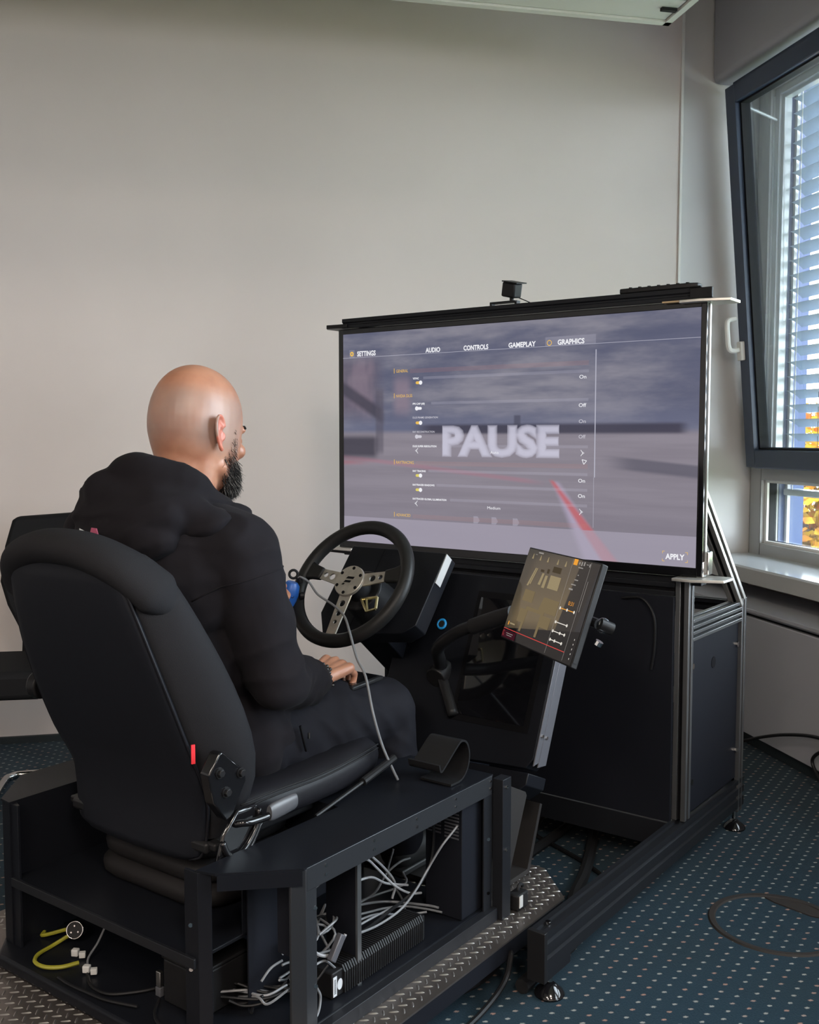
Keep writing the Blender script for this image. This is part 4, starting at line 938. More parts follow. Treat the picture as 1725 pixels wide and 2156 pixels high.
for y, h, wx in ((1.292, .014, .007), (1.30, .0165, .008), (1.33, .0165, .008), (1.355, .0155, .0075), (1.362, .013, .006)):
    lr.append([(.283 + wx * cos(2 * pi * k / 16), y, .492 + (y - 1.29) * .06 + h * sin(2 * pi * k / 16)) for k in range(16)])
part('lever_grip', MB().loft(lr), M['lever'], o, label='grey plastic lever grip', smooth=.8)
o = part('slide_handle', MB().tube([(.262, 1.44, .437), (.262, 1.60, .468)], .004, 8), M['plastic'], t)
part('handle_grip', MB().tube([(.262, 1.585, .465), (.262, 1.69, .488)], .0085, 10), M['plastic'], o)
# lumbar knob on the left side
part('side_knob', MB().cyl((-.262, 1.20, .665), (-.285, 1.195, .665), .028, 20), M['plastic'], t, bevel=.004)
part('knob_post', MB().cyl((-.225, 1.21, .665), (-.262, 1.20, .665), .012, 12), M['plastic'], t)
t = thing('paper_tag', 'crumpled white and pink paper scrap on top of the seat headrest', 'paper', (-.01, 1.10, 1.0))
part('white_leaf', MB().add([(-0.0100, 1.1120, 0.9860), (0.0100, 1.1200, 0.9877), (0.0108, 1.1220, 0.9962), (-0.0068, 1.1120, 1.0064), (-0.0100, 1.1140, 0.9851), (0.0100, 1.1220, 0.9869), (0.0108, 1.1240, 0.9953), (-0.0068, 1.1140, 1.0055)], [(0, 1, 2, 3), (7, 6, 5, 4), (0, 4, 5, 1), (1, 5, 6, 2), (2, 6, 7, 3), (3, 7, 4, 0)]), M['white'], t, smooth=False)
part('pink_leaf', MB().add([(-0.0004, 1.1260, 0.9877), (0.0252, 1.1300, 0.9860), (0.0172, 1.1300, 1.0064), (0.0060, 1.1280, 1.0072), (-0.0004, 1.1280, 0.9869), (0.0252, 1.1320, 0.9851), (0.0172, 1.1320, 1.0055), (0.0060, 1.1300, 1.0064)], [(0, 1, 2, 3), (7, 6, 5, 4), (0, 4, 5, 1), (1, 5, 6, 2), (2, 6, 7, 3), (3, 7, 4, 0)]), M['pink'], t, smooth=False)

# ------------------------------------------------------------------ dashboard: wheel housing, centre console
t = thing('dashboard', 'black dashboard with wheel housing and centre console of the simulator', 'dashboard', (.1, 2.1, .16))
def slab(face, depth_dir, d):
    """face: list of 3D points; extruded along a direction"""
    dv = Vector(depth_dir) * d; return MB().loft([[Vector(p) for p in face], [Vector(p) + dv for p in face]])
nf = Vector((0, .81, -.59))     # into the housing
ft = lambda x, z: (x, 1.935 + (z - .705) * .8, z)
part('wheel_housing', slab([ft(-.17, .882), ft(.13, .882), ft(.13, .72), ft(.10, .70), ft(-.135, .675), ft(-.172, .72)], nf, .05), M['black'], t, bevel=.002)
part('housing_side_label', MB().loft([[(x, y, z) for y, z in ((2.076, .880), (2.097, .864), (2.046, .800), (2.026, .814))] for x in (.1305, .1325)]), mat('pale_side_plate', (.36, .36, .36), .5), t, label='pale plate on the side of the wheel housing', smooth=False)
part('housing_seam', slab([ft(-.062, .88), ft(-.060, .88), ft(-.060, .70), ft(-.062, .70)], -nf, .0008), M['groove'], t)
part('column_cover', MB().cyl((0, 1.90, .80), (0, 1.99, .73), .055, 28, .062), M['plastic'], t, bevel=.004)
part('column_support', MB().prism([(2.0, .655), (2.06, .72), (2.14, .70), (2.40, .40), (2.40, .12), (2.30, .12), (2.30, .36), (2.16, .52)], 'x', -.10, .005), M['black'], t, bevel=.003)
part('cross_member', MB().prism([(2.30, .12), (2.48, .12), (2.48, .30), (2.30, .30)], 'x', -.36, -.02), M['black'], t)
part('pedestal', MB().b2((-.06, 2.17, .118), (.12, 2.30, .42)), M['black'], t, bevel=.003)
cf = lambda x, z, o=0: (x, 2.075 + (z - .63) * .44 + o * .915, z - o * .40)       # console face, o = depth behind the face
def cslab(pts, o0, o1): return MB().loft([[cf(x, z, o0) for x, z in pts], [cf(x, z, o1) for x, z in pts]])
part('console_panel', cslab([(.02, .822), (.43, .822), (.43, .44), (.415, .418), (.04, .40), (-.03, .47), (-.03, .60), (.02, .70)], 0, .058), M['black'], t, bevel=.002)
part('console_foot', cslab([(.05, .40), (.42, .41), (.42, .385), (.39, .36), (.09, .345)], .010, .10), M['black'], t, bevel=.002)
for a, b_ in ((.002, .022), (.0235, .060)):
    part('side_strip', MB().loft([[(.4302, *cf(0, z, o)[1:]) for o, z in ((a, .695), (b_, .695), (b_, .435), (a, .425))], [(.4335, *cf(0, z, o)[1:]) for o, z in ((a, .695), (b_, .695), (b_, .435), (a, .425))]]), M['steel_grey'], t, bevel=.0008, label='grey steel strip on the console side')
bolts(t, 'strip_bolt', M['chrome'], [Vector((.4335, *cf(0, z, o)[1:])) for z in (.655, .49) for o in (.012, .034)], (1, 0, 0), .0042, .003, 8)
# recessed upright touch screen
part('screen_frame', cslab([(.185, .785), (.402, .785), (.402, .488), (.185, .488)], -.0012, .0004), M['groove'], t)
o = part('touch_screen', cslab([(.197, .770), (.388, .770), (.388, .502), (.197, .502)], -.0030, -.0013), M['gloss_screen'], t, label='dark glossy upright touch screen', smooth=False)
P_ = Vector(cf(.100, .696)); nn_ = Vector((0, -.915, .40)); e1 = Vector((1, 0, 0)); e2 = nn_.cross(e1)
o = part('start_button', MB().cyl(P_, P_ + nn_ * .006, .0085, 20), M['alu'], t, smooth=.7); part('button_ring', MB().torus(P_ + nn_ * .004, e1, e2, .0115, .0032, 28, 8), M['blue_ring'], o, smooth=True, label='blue ring round the start button')
# seat of the arm
pts = spl([(.13, 2.055, .60), (.15, 2.02, .625), (.185, 1.965, .672), (.26, 1.94, .722), (.34, 1.93, .752), (.40, 1.925, .775)], 5)
t = thing('monitor_arm', 'black flexible arm reaching from the console to the tilted monitor', 'monitor arm', (.15, 2.05, .58))
part('arm', MB().tube(pts, [.017 - .004 * i / len(pts) for i in range(len(pts))], 12), M['plastic'], t, smooth=True)
part('arm_sleeve', MB().tube(spl([(.30, 1.934, .738), (.36, 1.928, .762), (.415, 1.922, .782)], 4), .0185, 14), M['rubber'], t, smooth=.8)
part('clamp', MB().cyl((.13, 2.03, .575), (.13, 2.075, .595), .028, 18), M['plastic'], t, bevel=.003)
part('lower_link', MB().tube(spl([(.12, 2.05, .60), (.14, 2.045, .575), (.17, 2.025, .54), (.20, 2.005, .50)], 5), .014, 10), M['plastic'], t, smooth=True)

# ------------------------------------------------------------------ tilted touch monitor
TL, TR, BR_, BL = [Vector(p) for p in ((.461, 1.911, .934), (.715, 1.740, .934), (.695, 1.654, .749), (.441, 1.825, .749))]
ex = (TR - TL).normalized(); ez = (TL - BL).normalized(); en = ex.cross(ez).normalized()       # en: into the screen, away from the driver
if en.y < 0: en = -en
MW = (TR - TL).length; MH = (TL - BL).length
mp = lambda u, v, o=0: BL + ex * u + ez * v + en * o
t = thing('touch_monitor', 'tilted flat touch monitor showing a dim cabin view and slider controls', 'monitor', tuple(BL))
def mslab(u0, u1, v0, v1, o0, o1): return MB().loft([[mp(u, v, o0) for u, v in ((u0, v0), (u1, v0), (u1, v1), (u0, v1))], [mp(u, v, o1) for u, v in ((u0, v0), (u1, v0), (u1, v1), (u0, v1))]])
part('housing', mslab(0, MW, 0, MH, .0012, .016), M['plastic'], t, bevel=.002)
part('back_bulge', mslab(.05, MW - .05, .03, MH - .05, .016, .030), M['plastic'], t, bevel=.006)
part('edge_strip', mslab(MW + .0001, MW + .0012, .01, MH - .004, .003, .012), M['plastic'], t)
def mon_mat():
    m = bpy.data.materials.new('monitor_picture_cabin'); m.use_nodes = True; nt = m.node_tree; p = nt.nodes['Principled BSDF']
    p.inputs['Base Color'].default_value = (.004, .004, .004, 1); p.inputs['Roughness'].default_value = .04; p.inputs['Specular IOR Level'].default_value = .3
    tc = nt.nodes.new('ShaderNodeTexCoord'); sp = nt.nodes.new('ShaderNodeSeparateXYZ'); nt.links.new(tc.outputs['UV'], sp.inputs[0]); U = N(nt, sp.outputs[0]); V = N(nt, sp.outputs[1])
    c = mixc(nt, V.ss(.25, .75), lin(104, 90, 68), lin(84, 74, 62)); c = mixc(nt, V.ss(.78, 1.0), c, lin(46, 44, 42))
    c = mixc(nt, U.ss(.12, .0) * .6, c, lin(52, 48, 42)); c = mixc(nt, V.ss(.22, .10) * .6, c, lin(58, 50, 40))
    c = mixc(nt, U.ss(.655, .665), c, lin(42, 38, 36)); c = mixc(nt, U.ss(.885, .89), c, lin(44, 43, 45)); c = mixc(nt, V.ss(.108, .10), c, lin(10, 9, 12))
    nt.links.new(c, p.inputs['Emission Color']); p.inputs['Emission Strength'].default_value = 1.05; return m
sc_ = MB().add([mp(.003, .003, .001), mp(MW - .003, .003, .001), mp(MW - .003, MH - .003, .001), mp(.003, MH - .003, .001)], [(0, 1, 2, 3)])
scr2 = part('screen_panel', sc_, mon_mat(), t, smooth=False)
uvl = scr2.data.uv_layers.new(name='UVMap')
for l in scr2.data.loops:
    q = scr2.data.vertices[l.vertex_index].co + Vector(BASE[scr2][0]) - BL; uvl.data[l.index].uv = (q.dot(ex) / MW, q.dot(ez) / MH)
GM = {'tan': glow('cabin_tan', lin(122, 107, 80)), 'tan2': glow('cabin_light_tan', lin(152, 137, 106)), 'dk': glow('cabin_dark', lin(74, 64, 50)), 'w': glow('monitor_white', lin(228, 222, 212)), 'g': glow('monitor_grey', lin(150, 145, 140)), 'o': glow('monitor_orange', lin(236, 160, 60)), 'r': glow('monitor_red', lin(200, 70, 66)), 'rd': glow('monitor_dark_red', lin(60, 22, 32))}
def mq(nm, col, rects, off=.0004, kind=None):
    mb = MB()
    for r in rects:
        if not isinstance(r[0], tuple): u0, u1, v0, v1 = r; pts = ((u0, v0), (u1, v0), (u1, v1), (u0, v1))
        else: pts = r
        mb.add([mp(u * MW, v * MH, off) for u, v in pts], [tuple(range(len(pts)))])
    return part(nm, mb, GM[col], scr2, smooth=False, kind=kind)
mq('cabin_shape', 'tan', [(.14, .285, .44, .56)]); mq('cabin_shape', 'tan', [((.40, .39), (.64, .39), (.64, .535), (.43, .535))]); mq('cabin_shape', 'tan', [(.155, .255, .22, .36)]); mq('cabin_shape', 'tan', [((.22, .13), (.25, .13), (.265, .36), (.455, .36), (.45, .13), (.48, .13), (.49, .395), (.235, .395))])
mq('cabin_shape', 'tan', [(.48, .60, .24, .355)]); mq('cabin_shape', 'tan2', [(.425, .57, .63, .765)]); mq('cabin_shape', 'dk', [(.43, .54, .80, .86)])
mq('cabin_shape', 'tan2', [((.345, .62), (.385, .62), (.39, .75), (.355, .75)), ], kind=None); mq('cabin_shape', 'tan2', [((.285, .64), (.32, .64), (.335, .765), (.305, .765))]); mq('cabin_shape', 'tan2', [((.135, .60), (.16, .60), (.205, .80), (.19, .80))]); mq('cabin_shape', 'tan2', [((.17, .625), (.185, .62), (.225, .80), (.212, .80))])
mq('cabin_shape', 'dk', [(.27, .315, .775, .80), (.36, .39, .775, .82)], kind='stuff')
mq('ceiling_spot', 'tan2', [[(.09, .885), (.114, .885), (.106, .94), (.100, .94)]])
for u in (.215, .325, .465, .575): mq('ceiling_spot', 'tan2', [[(u - .012, .885), (u + .012, .885), (u + .003, .94), (u - .003, .94)]])
mq('side_panel_line', 'g', [(.652, .655, .03, .985)]); mq('side_panel_line', 'g', [(.882, .885, .03, .985)])
mq('scroll_bar', 'g', [(.905, .909, .50, .80)])
mq('side_tab', 'o', [(.665, .715, .925, .985)]); mq('side_icons', 'g', [(.735, .75, .94, .965), (.765, .78, .93, .97), (.795, .81, .935, .975), (.83, .855, .95, .957), (.865, .878, .935, .965)], kind='stuff')
tx = lambda s, u0, u1, v, h, col, nm: part(nm, text_on(MB(), s, u0 * MW, u1 * MW, v * MH, h * MH, lambda u, v_: mp(u, v_, .0004), 0), GM[col], scr2, smooth=False)
tx('0:31', .755, .82, .535, .04, 'o', 'clock_digits')
mq('small_rows', 'g', [(.74, .80, .905, .915), (.76, .775, .83, .84), (.74, .785, .78, .79), (.715, .775, .73, .74), (.705, .755, .68, .695), (.165, .235, .955, .97), (.13, .155, .935, .94)], kind='stuff')
def slider(v, u0, u1, us, col):
    mq('slider_track', col, [(u0, u1, v - .004, v + .004)])
    for u in us: mq('slider_knob', 'w', [[(u + .010 * cos(2 * pi * k / 8), v + .016 * sin(2 * pi * k / 8)) for k in range(8)]], .0002)
slider(.485, .675, .855, (.675, .765, .855), 'o'); slider(.345, .672, .82, (.672, .82), 'w'); slider(.255, .672, .825, (.672, .765, .825), 'w'); slider(.17, .672, .82, (.672, .73, .82), 'w')
mq('red_rule', 'r', [(.012, .885, .104, .111)]); mq('warning_box', 'rd', [(.01, .21, .015, .09)]); mq('warning_mark', 'r', [(.012, .04, .03, .09)]); mq('warning_lines', 'g', [(.07, .17, .062, .068), (.08, .16, .042, .048)], .0002, kind='stuff')
mq('status_rows', 'o', [(.05, .062, .15, .19)]); mq('status_rows', 'tan2', [(.075, .15, .165, .18)])
mq('edge_leds', 'w', [(.955, .96, .24 - .045 * k, .255 - .045 * k) for k in range(5)], kind='stuff')
t2 = thing('adjuster_knob', 'small chrome and black ball joint behind the right edge of the monitor', 'joint', tuple(mp(MW, MH * .45, .03)))
c = mp(MW + .004, MH * .47, .040)
part('ball', MB().ell(c, (.013, .013, .015)), M['chrome'], t2, smooth=True); part('collar', MB().cyl(c - en * .012 + ex * .006, c + en * .014 + ex * .010, .012, 14), M['plastic'], t2); part('link', MB().cyl(c - ex * .02, c - ex * .06 - en * .012, .010, 10), M['plastic'], t2); part('screw', MB().cyl(c - ez * .03 + ex * .004, c - ez * .038, .008, 10), M['chrome'], t2)

# ------------------------------------------------------------------ steering wheel
WC = Vector((0, 1.864, .822)); w1 = Vector((1, 0, 0)); w2 = Vector((0, .579, .815)); wn_ = Vector((0, -.815, .579))
wp = lambda r, a, o=0: WC + (w1 * cos(a) + w2 * sin(a)) * r + wn_ * o
t = thing('steering_wheel', 'black leather steering wheel with three drilled metal spokes', 'steering wheel', tuple(WC))
part('rim', MB().torus(WC, w1, w2, .1545, .0165, 72, 14), M['leather'], t, smooth=True)
part('rim_seam', MB().torus(WC - wn_ * .004, w1, w2, .1385, .0012, 72, 6), M['rubber'], t, smooth=True)
hub = M['alu_hub']
def spoke(a, r0, r1, w0, w1_, holes):
    ca = w1 * cos(a) + w2 * sin(a); sa = -w1 * sin(a) + w2 * cos(a)
    th = .004; bm = bmesh.new(); lo = []
    out2 = [(r0, -w0), (r1, -w1_), (r1, w1_), (r0, w0)]
    def P(u, v): return WC + ca * u + sa * v
    vs = [bm.verts.new(P(*p)) for p in out2]; ed = [bm.edges.new((vs[i], vs[(i + 1) % 4])) for i in range(4)]
    for hr, rad in holes:
        hv = [bm.verts.new(P(hr + rad * cos(2 * pi * k / 16), rad * sin(2 * pi * k / 16))) for k in range(16)]; ed += [bm.edges.new((hv[i], hv[(i + 1) % 16])) for i in range(16)]
    g = bmesh.ops.triangle_fill(bm, use_beauty=True, use_dissolve=False, edges=ed)
    ex_ = bmesh.ops.extrude_face_region(bm, geom=[f for f in g['geom'] if isinstance(f, bmesh.types.BMFace)])
    bmesh.ops.translate(bm, verts=[v for v in ex_['geom'] if isinstance(v, bmesh.types.BMVert)], vec=wn_ * th)
    bm.verts.ensure_lookup_table(); bm.verts.index_update()
    mb = MB(); mb.v = [v.co.copy() for v in bm.verts]; mb.f = [tuple(v.index for v in f.verts) for f in bm.faces]; bm.free(); return mb
for a, hs in ((radians(172), ((.062, .0085), (.084, .0065))), (radians(14), ((.062, .0085), (.084, .0065))), (radians(-88), ((.058, .0085), (.084, .0075), (.107, .0050)))):
    part('spoke', spoke(a, .03, .100 if a > -1 else .140, .017, .0135, hs), hub, t, smooth=.5)
    if a > -1:
        ca = w1 * cos(a) + w2 * sin(a); sa = -w1 * sin(a) + w2 * cos(a)
        mb = MB(); mb.loft([[WC + ca * r + sa * (h * sy) + wn_ * o for sy, o in ((-1, -.006), (1, -.006), (1, .009), (-1, .009))] for r, h in ((.097, .0155), (.125, .019), (.146, .026))]); part('spoke_sleeve', mb, M['leather'], t, bevel=.004)
part('hub_plate', MB().cyl(WC + wn_ * .004, WC + wn_ * .012, .041, 40, .040), hub, t, bevel=.001)
for k in range(6):
    p = wp(.033, radians(28 + 60 * k), .012); part('hub_screw', MB().cyl(p, p + wn_ * .0012, .0042, 10), M['groove'], t)
lg = [[(-.010, .004), (.012, .004), (.014, .010), (-.006, .010)], [(-.013, -.006), (.006, -.006), (.008, -.0005), (-.009, -.0005)], [(-.016, -.013), (-.010, -.013), (-.008, -.0085), (-.013, -.0085)]]
for q in lg: part('hub_emblem', MB().loft([[WC + w1 * x + w2 * y + wn_ * o for x, y in q] for o in (.0122, .0128)]), M['groove'], t, label='black slanted bars of the hub emblem')
part('hub_boss', MB().cyl(WC - wn_ * .045, WC - wn_ * .002, .030, 24), M['plastic'], t)
pd = M['brass']
for sx in (1,):
    mb = MB(); o0 = -.022
    fr_ = [(.030, -.030), (.074, -.020), (.083, -.050), (.060, -.060)]; 
    for i in range(4):
        a_, b_ = fr_[i], fr_[(i + 1) % 4]; mb.tube([WC + w1 * sx * a_[0] + w2 * a_[1] + wn_ * o0, WC + w1 * sx * b_[0] + w2 * b_[1] + wn_ * o0], .0035, 6)
    a_, b_ = fr_[0], fr_[2]; mb.tube([WC + w1 * sx * .045 + w2 * -.028 + wn_ * o0, WC + w1 * sx * .062 + w2 * -.058 + wn_ * o0], .003, 6)
    part('shift_paddle', mb, pd, t, label='gold coloured open shift paddle')

# ------------------------------------------------------------------ the man in the seat
t_man = thing('person', 'bald bearded person in a black hoodie sitting in the driver seat facing the screen', 'person', (0, 1.42, .50))
SH_R, EL_R, WR_R = (.170, 1.335, .955), (.222, 1.375, .712), (.120, 1.605, .656)
SH_L, EL_L, WR_L = (-.180, 1.285, .965), (-.300, 1.44, .765), (-.190, 1.660, .790)
HIP_R, KN_R, AN_R = (.095, 1.43, .565), (.120, 1.835, .540), (.115, 1.90, .215)
HIP_L, KN_L, AN_L = (-.095, 1.43, .565), (-.130, 1.840, .545), (-.125, 1.90, .215)
mirror = lambda p: (-p[0], p[1], p[2])
bd = MB()
HC = Vector((0.0, 1.386, 1.176)); HP = Matrix.Rotation(radians(-11), 3, 'X'); HZ = Matrix.Rotation(radians(8), 3, 'Z')
HM = HZ @ HP
HS = 1.075
hd = lambda x, y, z: HC + HM @ Vector((x * HS, y * HS, z if z > -.03 else -.03 + (z + .03) * .90))
# head: rings from crown to chin (z, back, front, half width, squareness)
HR = []
for z in (.1335, .1325, .130, .1255, .119, .110, .099, .086, .071, .055, .037):
    t_ = (z - .018) / .1165; s_ = (1 - t_ ** 2.3) ** .476; HR.append((z, -.013 - .088 * s_, -.013 + .1055 * s_, .077 * s_))
HR += [(.018, -.1008, .0925, .0768), (.004, -.0992, .0925, .0764), (-.010, -.0962, .0925, .0755),
      (-.030, -.088, .092, .073), (-.052, -.078, .091, .0695), (-.072, -.066, .090, .065), (-.092, -.048, .088, .058), (-.108, -.020, .084, .047), (-.117, .008, .076, .033)]
def hring(z, b_, f_, w_, n=40, off=0.0):
    cy = (b_ + f_) / 2; hy = (f_ - b_) / 2; out = []
    for k in range(n):
        a = 2 * pi * k / n; ca, sa = cos(a), sin(a); e = 2 / 2.25
        x = (abs(ca) ** e) * (1 if ca >= 0 else -1) * (w_ + off); y = (abs(sa) ** e) * (1 if sa >= 0 else -1) * (hy + off)
        if y > 0: x *= 1 - .16 * (y / hy) ** 2
        out.append(hd(x, cy + y, z))
    return out
bd.loft([hring(*r) for r in HR])
for sx in (1, -1):
    # nose side, cheek bone, brow ridge, jaw
    bd.ell(hd(sx * .030, .078, .024), (.024, .012, .010), 12, 8); bd.ell(hd(sx * .042, .066, -.022), (.022, .020, .018), 12, 8)
    bd.cap(hd(sx * .060, .005, -.070), hd(sx * .030, .070, -.105), .016, .018)
    # ear: helix rim, concha and lobe
    E0 = Vector((.0815, -.022, -.008)) if sx > 0 else Vector((-.0745, .000, -.008)); out_ = Vector((sx * .16 if sx > 0 else -.02, -.98, 0)).normalized(); upv = Vector((0, -.18, 1)).normalized()
    def ep(u, v, o=0): return HC + HM @ (E0 + out_ * (u + .002) + upv * v + Vector((sx, 0, 0)) * (o + .004))
    rim = [(-.003, .016), (.003, .030), (.014, .036), (.025, .029), (.0285, .012), (.026, -.004), (.018, -.019), (.007, -.031)]
    rp = spl([tuple(ep(u, v, .003)) for u, v in rim], 4); bd.tube(rp, [.0036] * (len(rp) - 4) + [.0042, .0048, .0048, .004], 8)
    plate_ = [(.0, .020), (.006, .028), (.016, .032), (.024, .026), (.0265, .012), (.024, -.003), (.017, -.017), (.009, -.028), (.002, -.026), (.0, -.005)]
    bd.loft([[ep(u, v, -.003) for u, v in plate_], [ep(u, v, .0012) for u, v in plate_]])
    ah = spl([tuple(ep(u, v, .003)) for u, v in ((.004, .014), (.014, .016), (.019, .006), (.017, -.008), (.009, -.016))], 3); bd.tube(ah, .0028, 6)
    bd.cap(ep(.000, .002, .001), ep(.002, -.006, .003), .0045, .0045)
# nose, lips, eyes
bd.cap(hd(0, .086, .012), hd(0, .095, -.026), .0085, .0110); bd.ell(hd(0, .091, -.030), (.017, .013, .010), 12, 8)
bd.ell(hd(0, .092, -.060), (.024, .009, .007), 12, 8); bd.ell(hd(0, .090, -.071), (.021, .009, .008), 12, 8); bd.ell(hd(0, .078, -.100), (.022, .014, .016), 12, 8)
for sx in (1, -1): bd.ell(hd(sx * .031, .079, .001), (.0125, .0125, .0125), 12, 8)
# neck, trunk
bd.cap(hd(0, -.020, -.035), (0, 1.345, 1.03), .062, .062, 24)
for sx in (1, -1): bd.cap(hd(sx * .034, -.018, -.040), (sx * .022, 1.35, 1.04), .036, .044, 16); bd.cap(hd(0, -.004, -.07), (0, 1.352, 1.045), .050, .056, 20)
bd.cap((0, 1.32, 1.03), (.12, 1.325, .975), .05, .05); bd.cap((0, 1.315, 1.03), (-.12, 1.30, .98), .05, .05)
bd.ell((0, 1.312, .90), (.165, .10, .15)); bd.ell((0, 1.345, .76), (.145, .10, .15)); bd.ell((0, 1.40, .62), (.150, .11, .11))
def limb(a, b_, c, r): bd.cap(a, b_, r[0], r[1]); bd.cap(b_, c, r[1], r[2])
limb(SH_R, EL_R, WR_R, (.055, .044, .0285)); limb(SH_L, EL_L, WR_L, (.055, .044, .0285))
limb(HIP_R, KN_R, AN_R, (.082, .058, .040)); limb(HIP_L, KN_L, AN_L, (.082, .058, .040))
for s in (1, -1): bd.cap((s * .118, 1.91, .175), (s * .122, 2.02, .168), .034, .028)
def hand(W, fwd, up, side, curl, grip=False):
    """palm, four fingers of different lengths and a thumb; side points to the thumb"""
    W = Vector(W); F = Vector(fwd).normalized(); S_ = Vector(side); S_ = (S_ - F * S_.dot(F)).normalized(); U_ = Vector(up); U_ = (U_ - F * U_.dot(F) - S_ * U_.dot(S_)).normalized()
    P = lambda f, s, u: W + F * f + S_ * s + U_ * u
    for s0, s1, rr in ((-.014, -.031, .0125), (-.006, -.011, .0138), (.006, .010, .014), (.014, .030, .013)): bd.cap(P(.004, s0, 0), P(.078, s1, .004), .0155, rr, 12)
    bd.cap(P(.01, 0, -.004), P(.06, 0, -.002), .019, .018, 12)
    for s, f0, L, r in ((.032, .080, (.040, .024, .020), .0088), (.0105, .086, (.044, .028, .021), .0090), (-.0115, .081, (.041, .026, .020), .0086), (-.032, .072, (.033, .019, .018), .0078)):
        p = P(f0, s, .004); a = 0; base_r = r * 1.12
        for L_, c in zip(L, curl):
            a += c; d = F * cos(a) - U_ * sin(a) + S_ * (s * .9); d.normalize(); q = p + d * L_; bd.cap(p, q, base_r, base_r * .93, 10, 4); p = q; base_r *= .93
        bd.ell(P(f0, s, .010), (r * .95, r * .95, r * .7), 10, 6)
    tpts = [P(.016, .022, -.006), P(.046, .044, -.014), P(.072, .050, -.022 if not grip else -.034), P(.092, .046 if not grip else .030, -.026 if not grip else -.046)]
    for a_, b_, r0, r1 in zip(tpts, tpts[1:], (.0145, .0115, .0098), (.0115, .0098, .0085)): bd.cap(a_, b_, r0, r1, 10, 4)
hand(WR_R, (-.10, .95, .16), (.30, -.10, 1), (-1, 0, .20), (.70, 1.05, .75))
hand(WR_L, (.25, .95, .10), (-.8, .25, .5), (.3, 0, .9), (.75, .95, .6), True)
body_me = bd
o = bpy.data.objects.new('body', _mesh('body', bd, BASE[t_man][0], M['skin'], 0, True, 0)); COL.objects.link(o); o.parent = t_man; BASE[o] = BASE[t_man]
md = o.modifiers.new('remesh', 'REMESH'); md.mode = 'VOXEL'; md.voxel_size = .0026; md.use_smooth_shade = True
md = o.modifiers.new('smooth', 'SMOOTH'); md.factor = .5; md.iterations = 7
# settle the merged body surface, then mark the shaved scalp and the ears
bpy.context.view_layer.update()
me2 = bpy.data.meshes.new_from_object(o.evaluated_get(bpy.context.evaluated_depsgraph_get())); o.modifiers.clear(); o.data = me2
me2.polygons.foreach_set('use_smooth', [True] * len(me2.polygons))
a1 = me2.attributes.new('stubble', 'FLOAT', 'POINT'); a2 = me2.attributes.new('flush', 'FLOAT', 'POINT')
Hinv = HM.inverted(); off = Vector(BASE[t_man][0]) - HC
sst = lambda x, a, b_: (lambda t_: t_ * t_ * (3 - 2 * t_))(max(0, min(1, (x - a) / (b_ - a))))
st_, fl_ = [], []
for v in me2.vertices:
    p = v.co + off
    if p.length > .2 or p.z < -.13: st_.append(0.0); fl_.append(0.0); continue
    q = Hinv @ p
    s = sst(q.z, -.060, -.005) * (1 - sst(q.z, .055, .095)) * (1 - sst(q.y, .035, .062))
    st_.append(s); r_ = abs(q.x); fl_.append(sst(r_, .083, .089) * (1 if -.05 < q.z < .05 and -.05 < q.y < .02 else 0))
me2.attributes['stubble'].data.foreach_set('value', st_); me2.attributes['flush'].data.foreach_set('value', fl_)
vg = o.vertex_groups.new(name='neck')
for v in me2.vertices:
    q = Hinv @ (v.co + off)
    k = sst(q.z, -.20, -.15) * (1 - sst(q.z, -.03, .0)) * (1 - sst(q.y, .015, .04)); k *= 1 - sst(abs(q.x), .076, .081)
    if k > .01 and (v.co + off).length < .26: vg.add([v.index], k, 'REPLACE')
md = o.modifiers.new('neck_smooth', 'SMOOTH'); md.factor = .5; md.iterations = 45; md.vertex_group = 'neck'

def soft(name, mb, m, parent, vox=.007, it=8, disp=.006, dscale=.07, label=None, sc2=None):
    """cloth: merged volumes, smoothed, with folds"""
    o = bpy.data.objects.new(name, _mesh(name, mb, BASE[parent][0], m, 0, True, 0)); COL.objects.link(o); o.parent = parent; BASE[o] = BASE[parent]
    md = o.modifiers.new('remesh', 'REMESH'); md.mode = 'VOXEL'; md.voxel_size = vox; md.use_smooth_shade = True
    md = o.modifiers.new('smooth', 'SMOOTH'); md.factor = .5; md.iterations = it
    bpy.context.view_layer.update()
    me = bpy.data.meshes.new_from_object(o.evaluated_get(bpy.context.evaluated_depsgraph_get())); o.modifiers.clear(); o.data = me
    vs = [v.co.copy() for v in me.vertices]; ns = [v.normal.copy() for v in me.vertices]; b0 = Vector(BASE[parent][0])
    for v, c, n_ in zip(me.vertices, vs, ns):
        g = c + b0; v.co = c + n_ * disp(g) if callable(disp) else c + n_ * disp * noise.noise(g / dscale)
    me.polygons.foreach_set('use_smooth', [True] * len(me.polygons)); me.update()
    if label: o['label'] = label
    return o
def ridge(x): return (1 - abs(x)) ** 2
hz = MB()
hz.ell((0, 1.305, .905), (.192, .122, .165)); hz.ell((0, 1.345, .76), (.180, .130, .17)); hz.ell((0, 1.40, .63), (.188, .140, .105)); hz.cap((-.10, 1.405, .575), (.10, 1.405, .575), .105, .105, 16)
hz.cap((0, 1.318, 1.025), SH_R, .060, .073, 18); hz.cap((0, 1.312, 1.025), SH_L, .060, .073, 18); hz.cap((.04, 1.295, .985), (.15, 1.32, .95), .07, .07); hz.cap((-.04, 1.285, .985), (-.16, 1.285, .955), .07, .07)
hz.cap(SH_R, EL_R, .073, .057, 18); hz.cap(EL_R, (.148, 1.530, .668), .058, .051, 18); hz.cap((.148, 1.530, .668), (.136, 1.560, .660), .050, .045, 18)
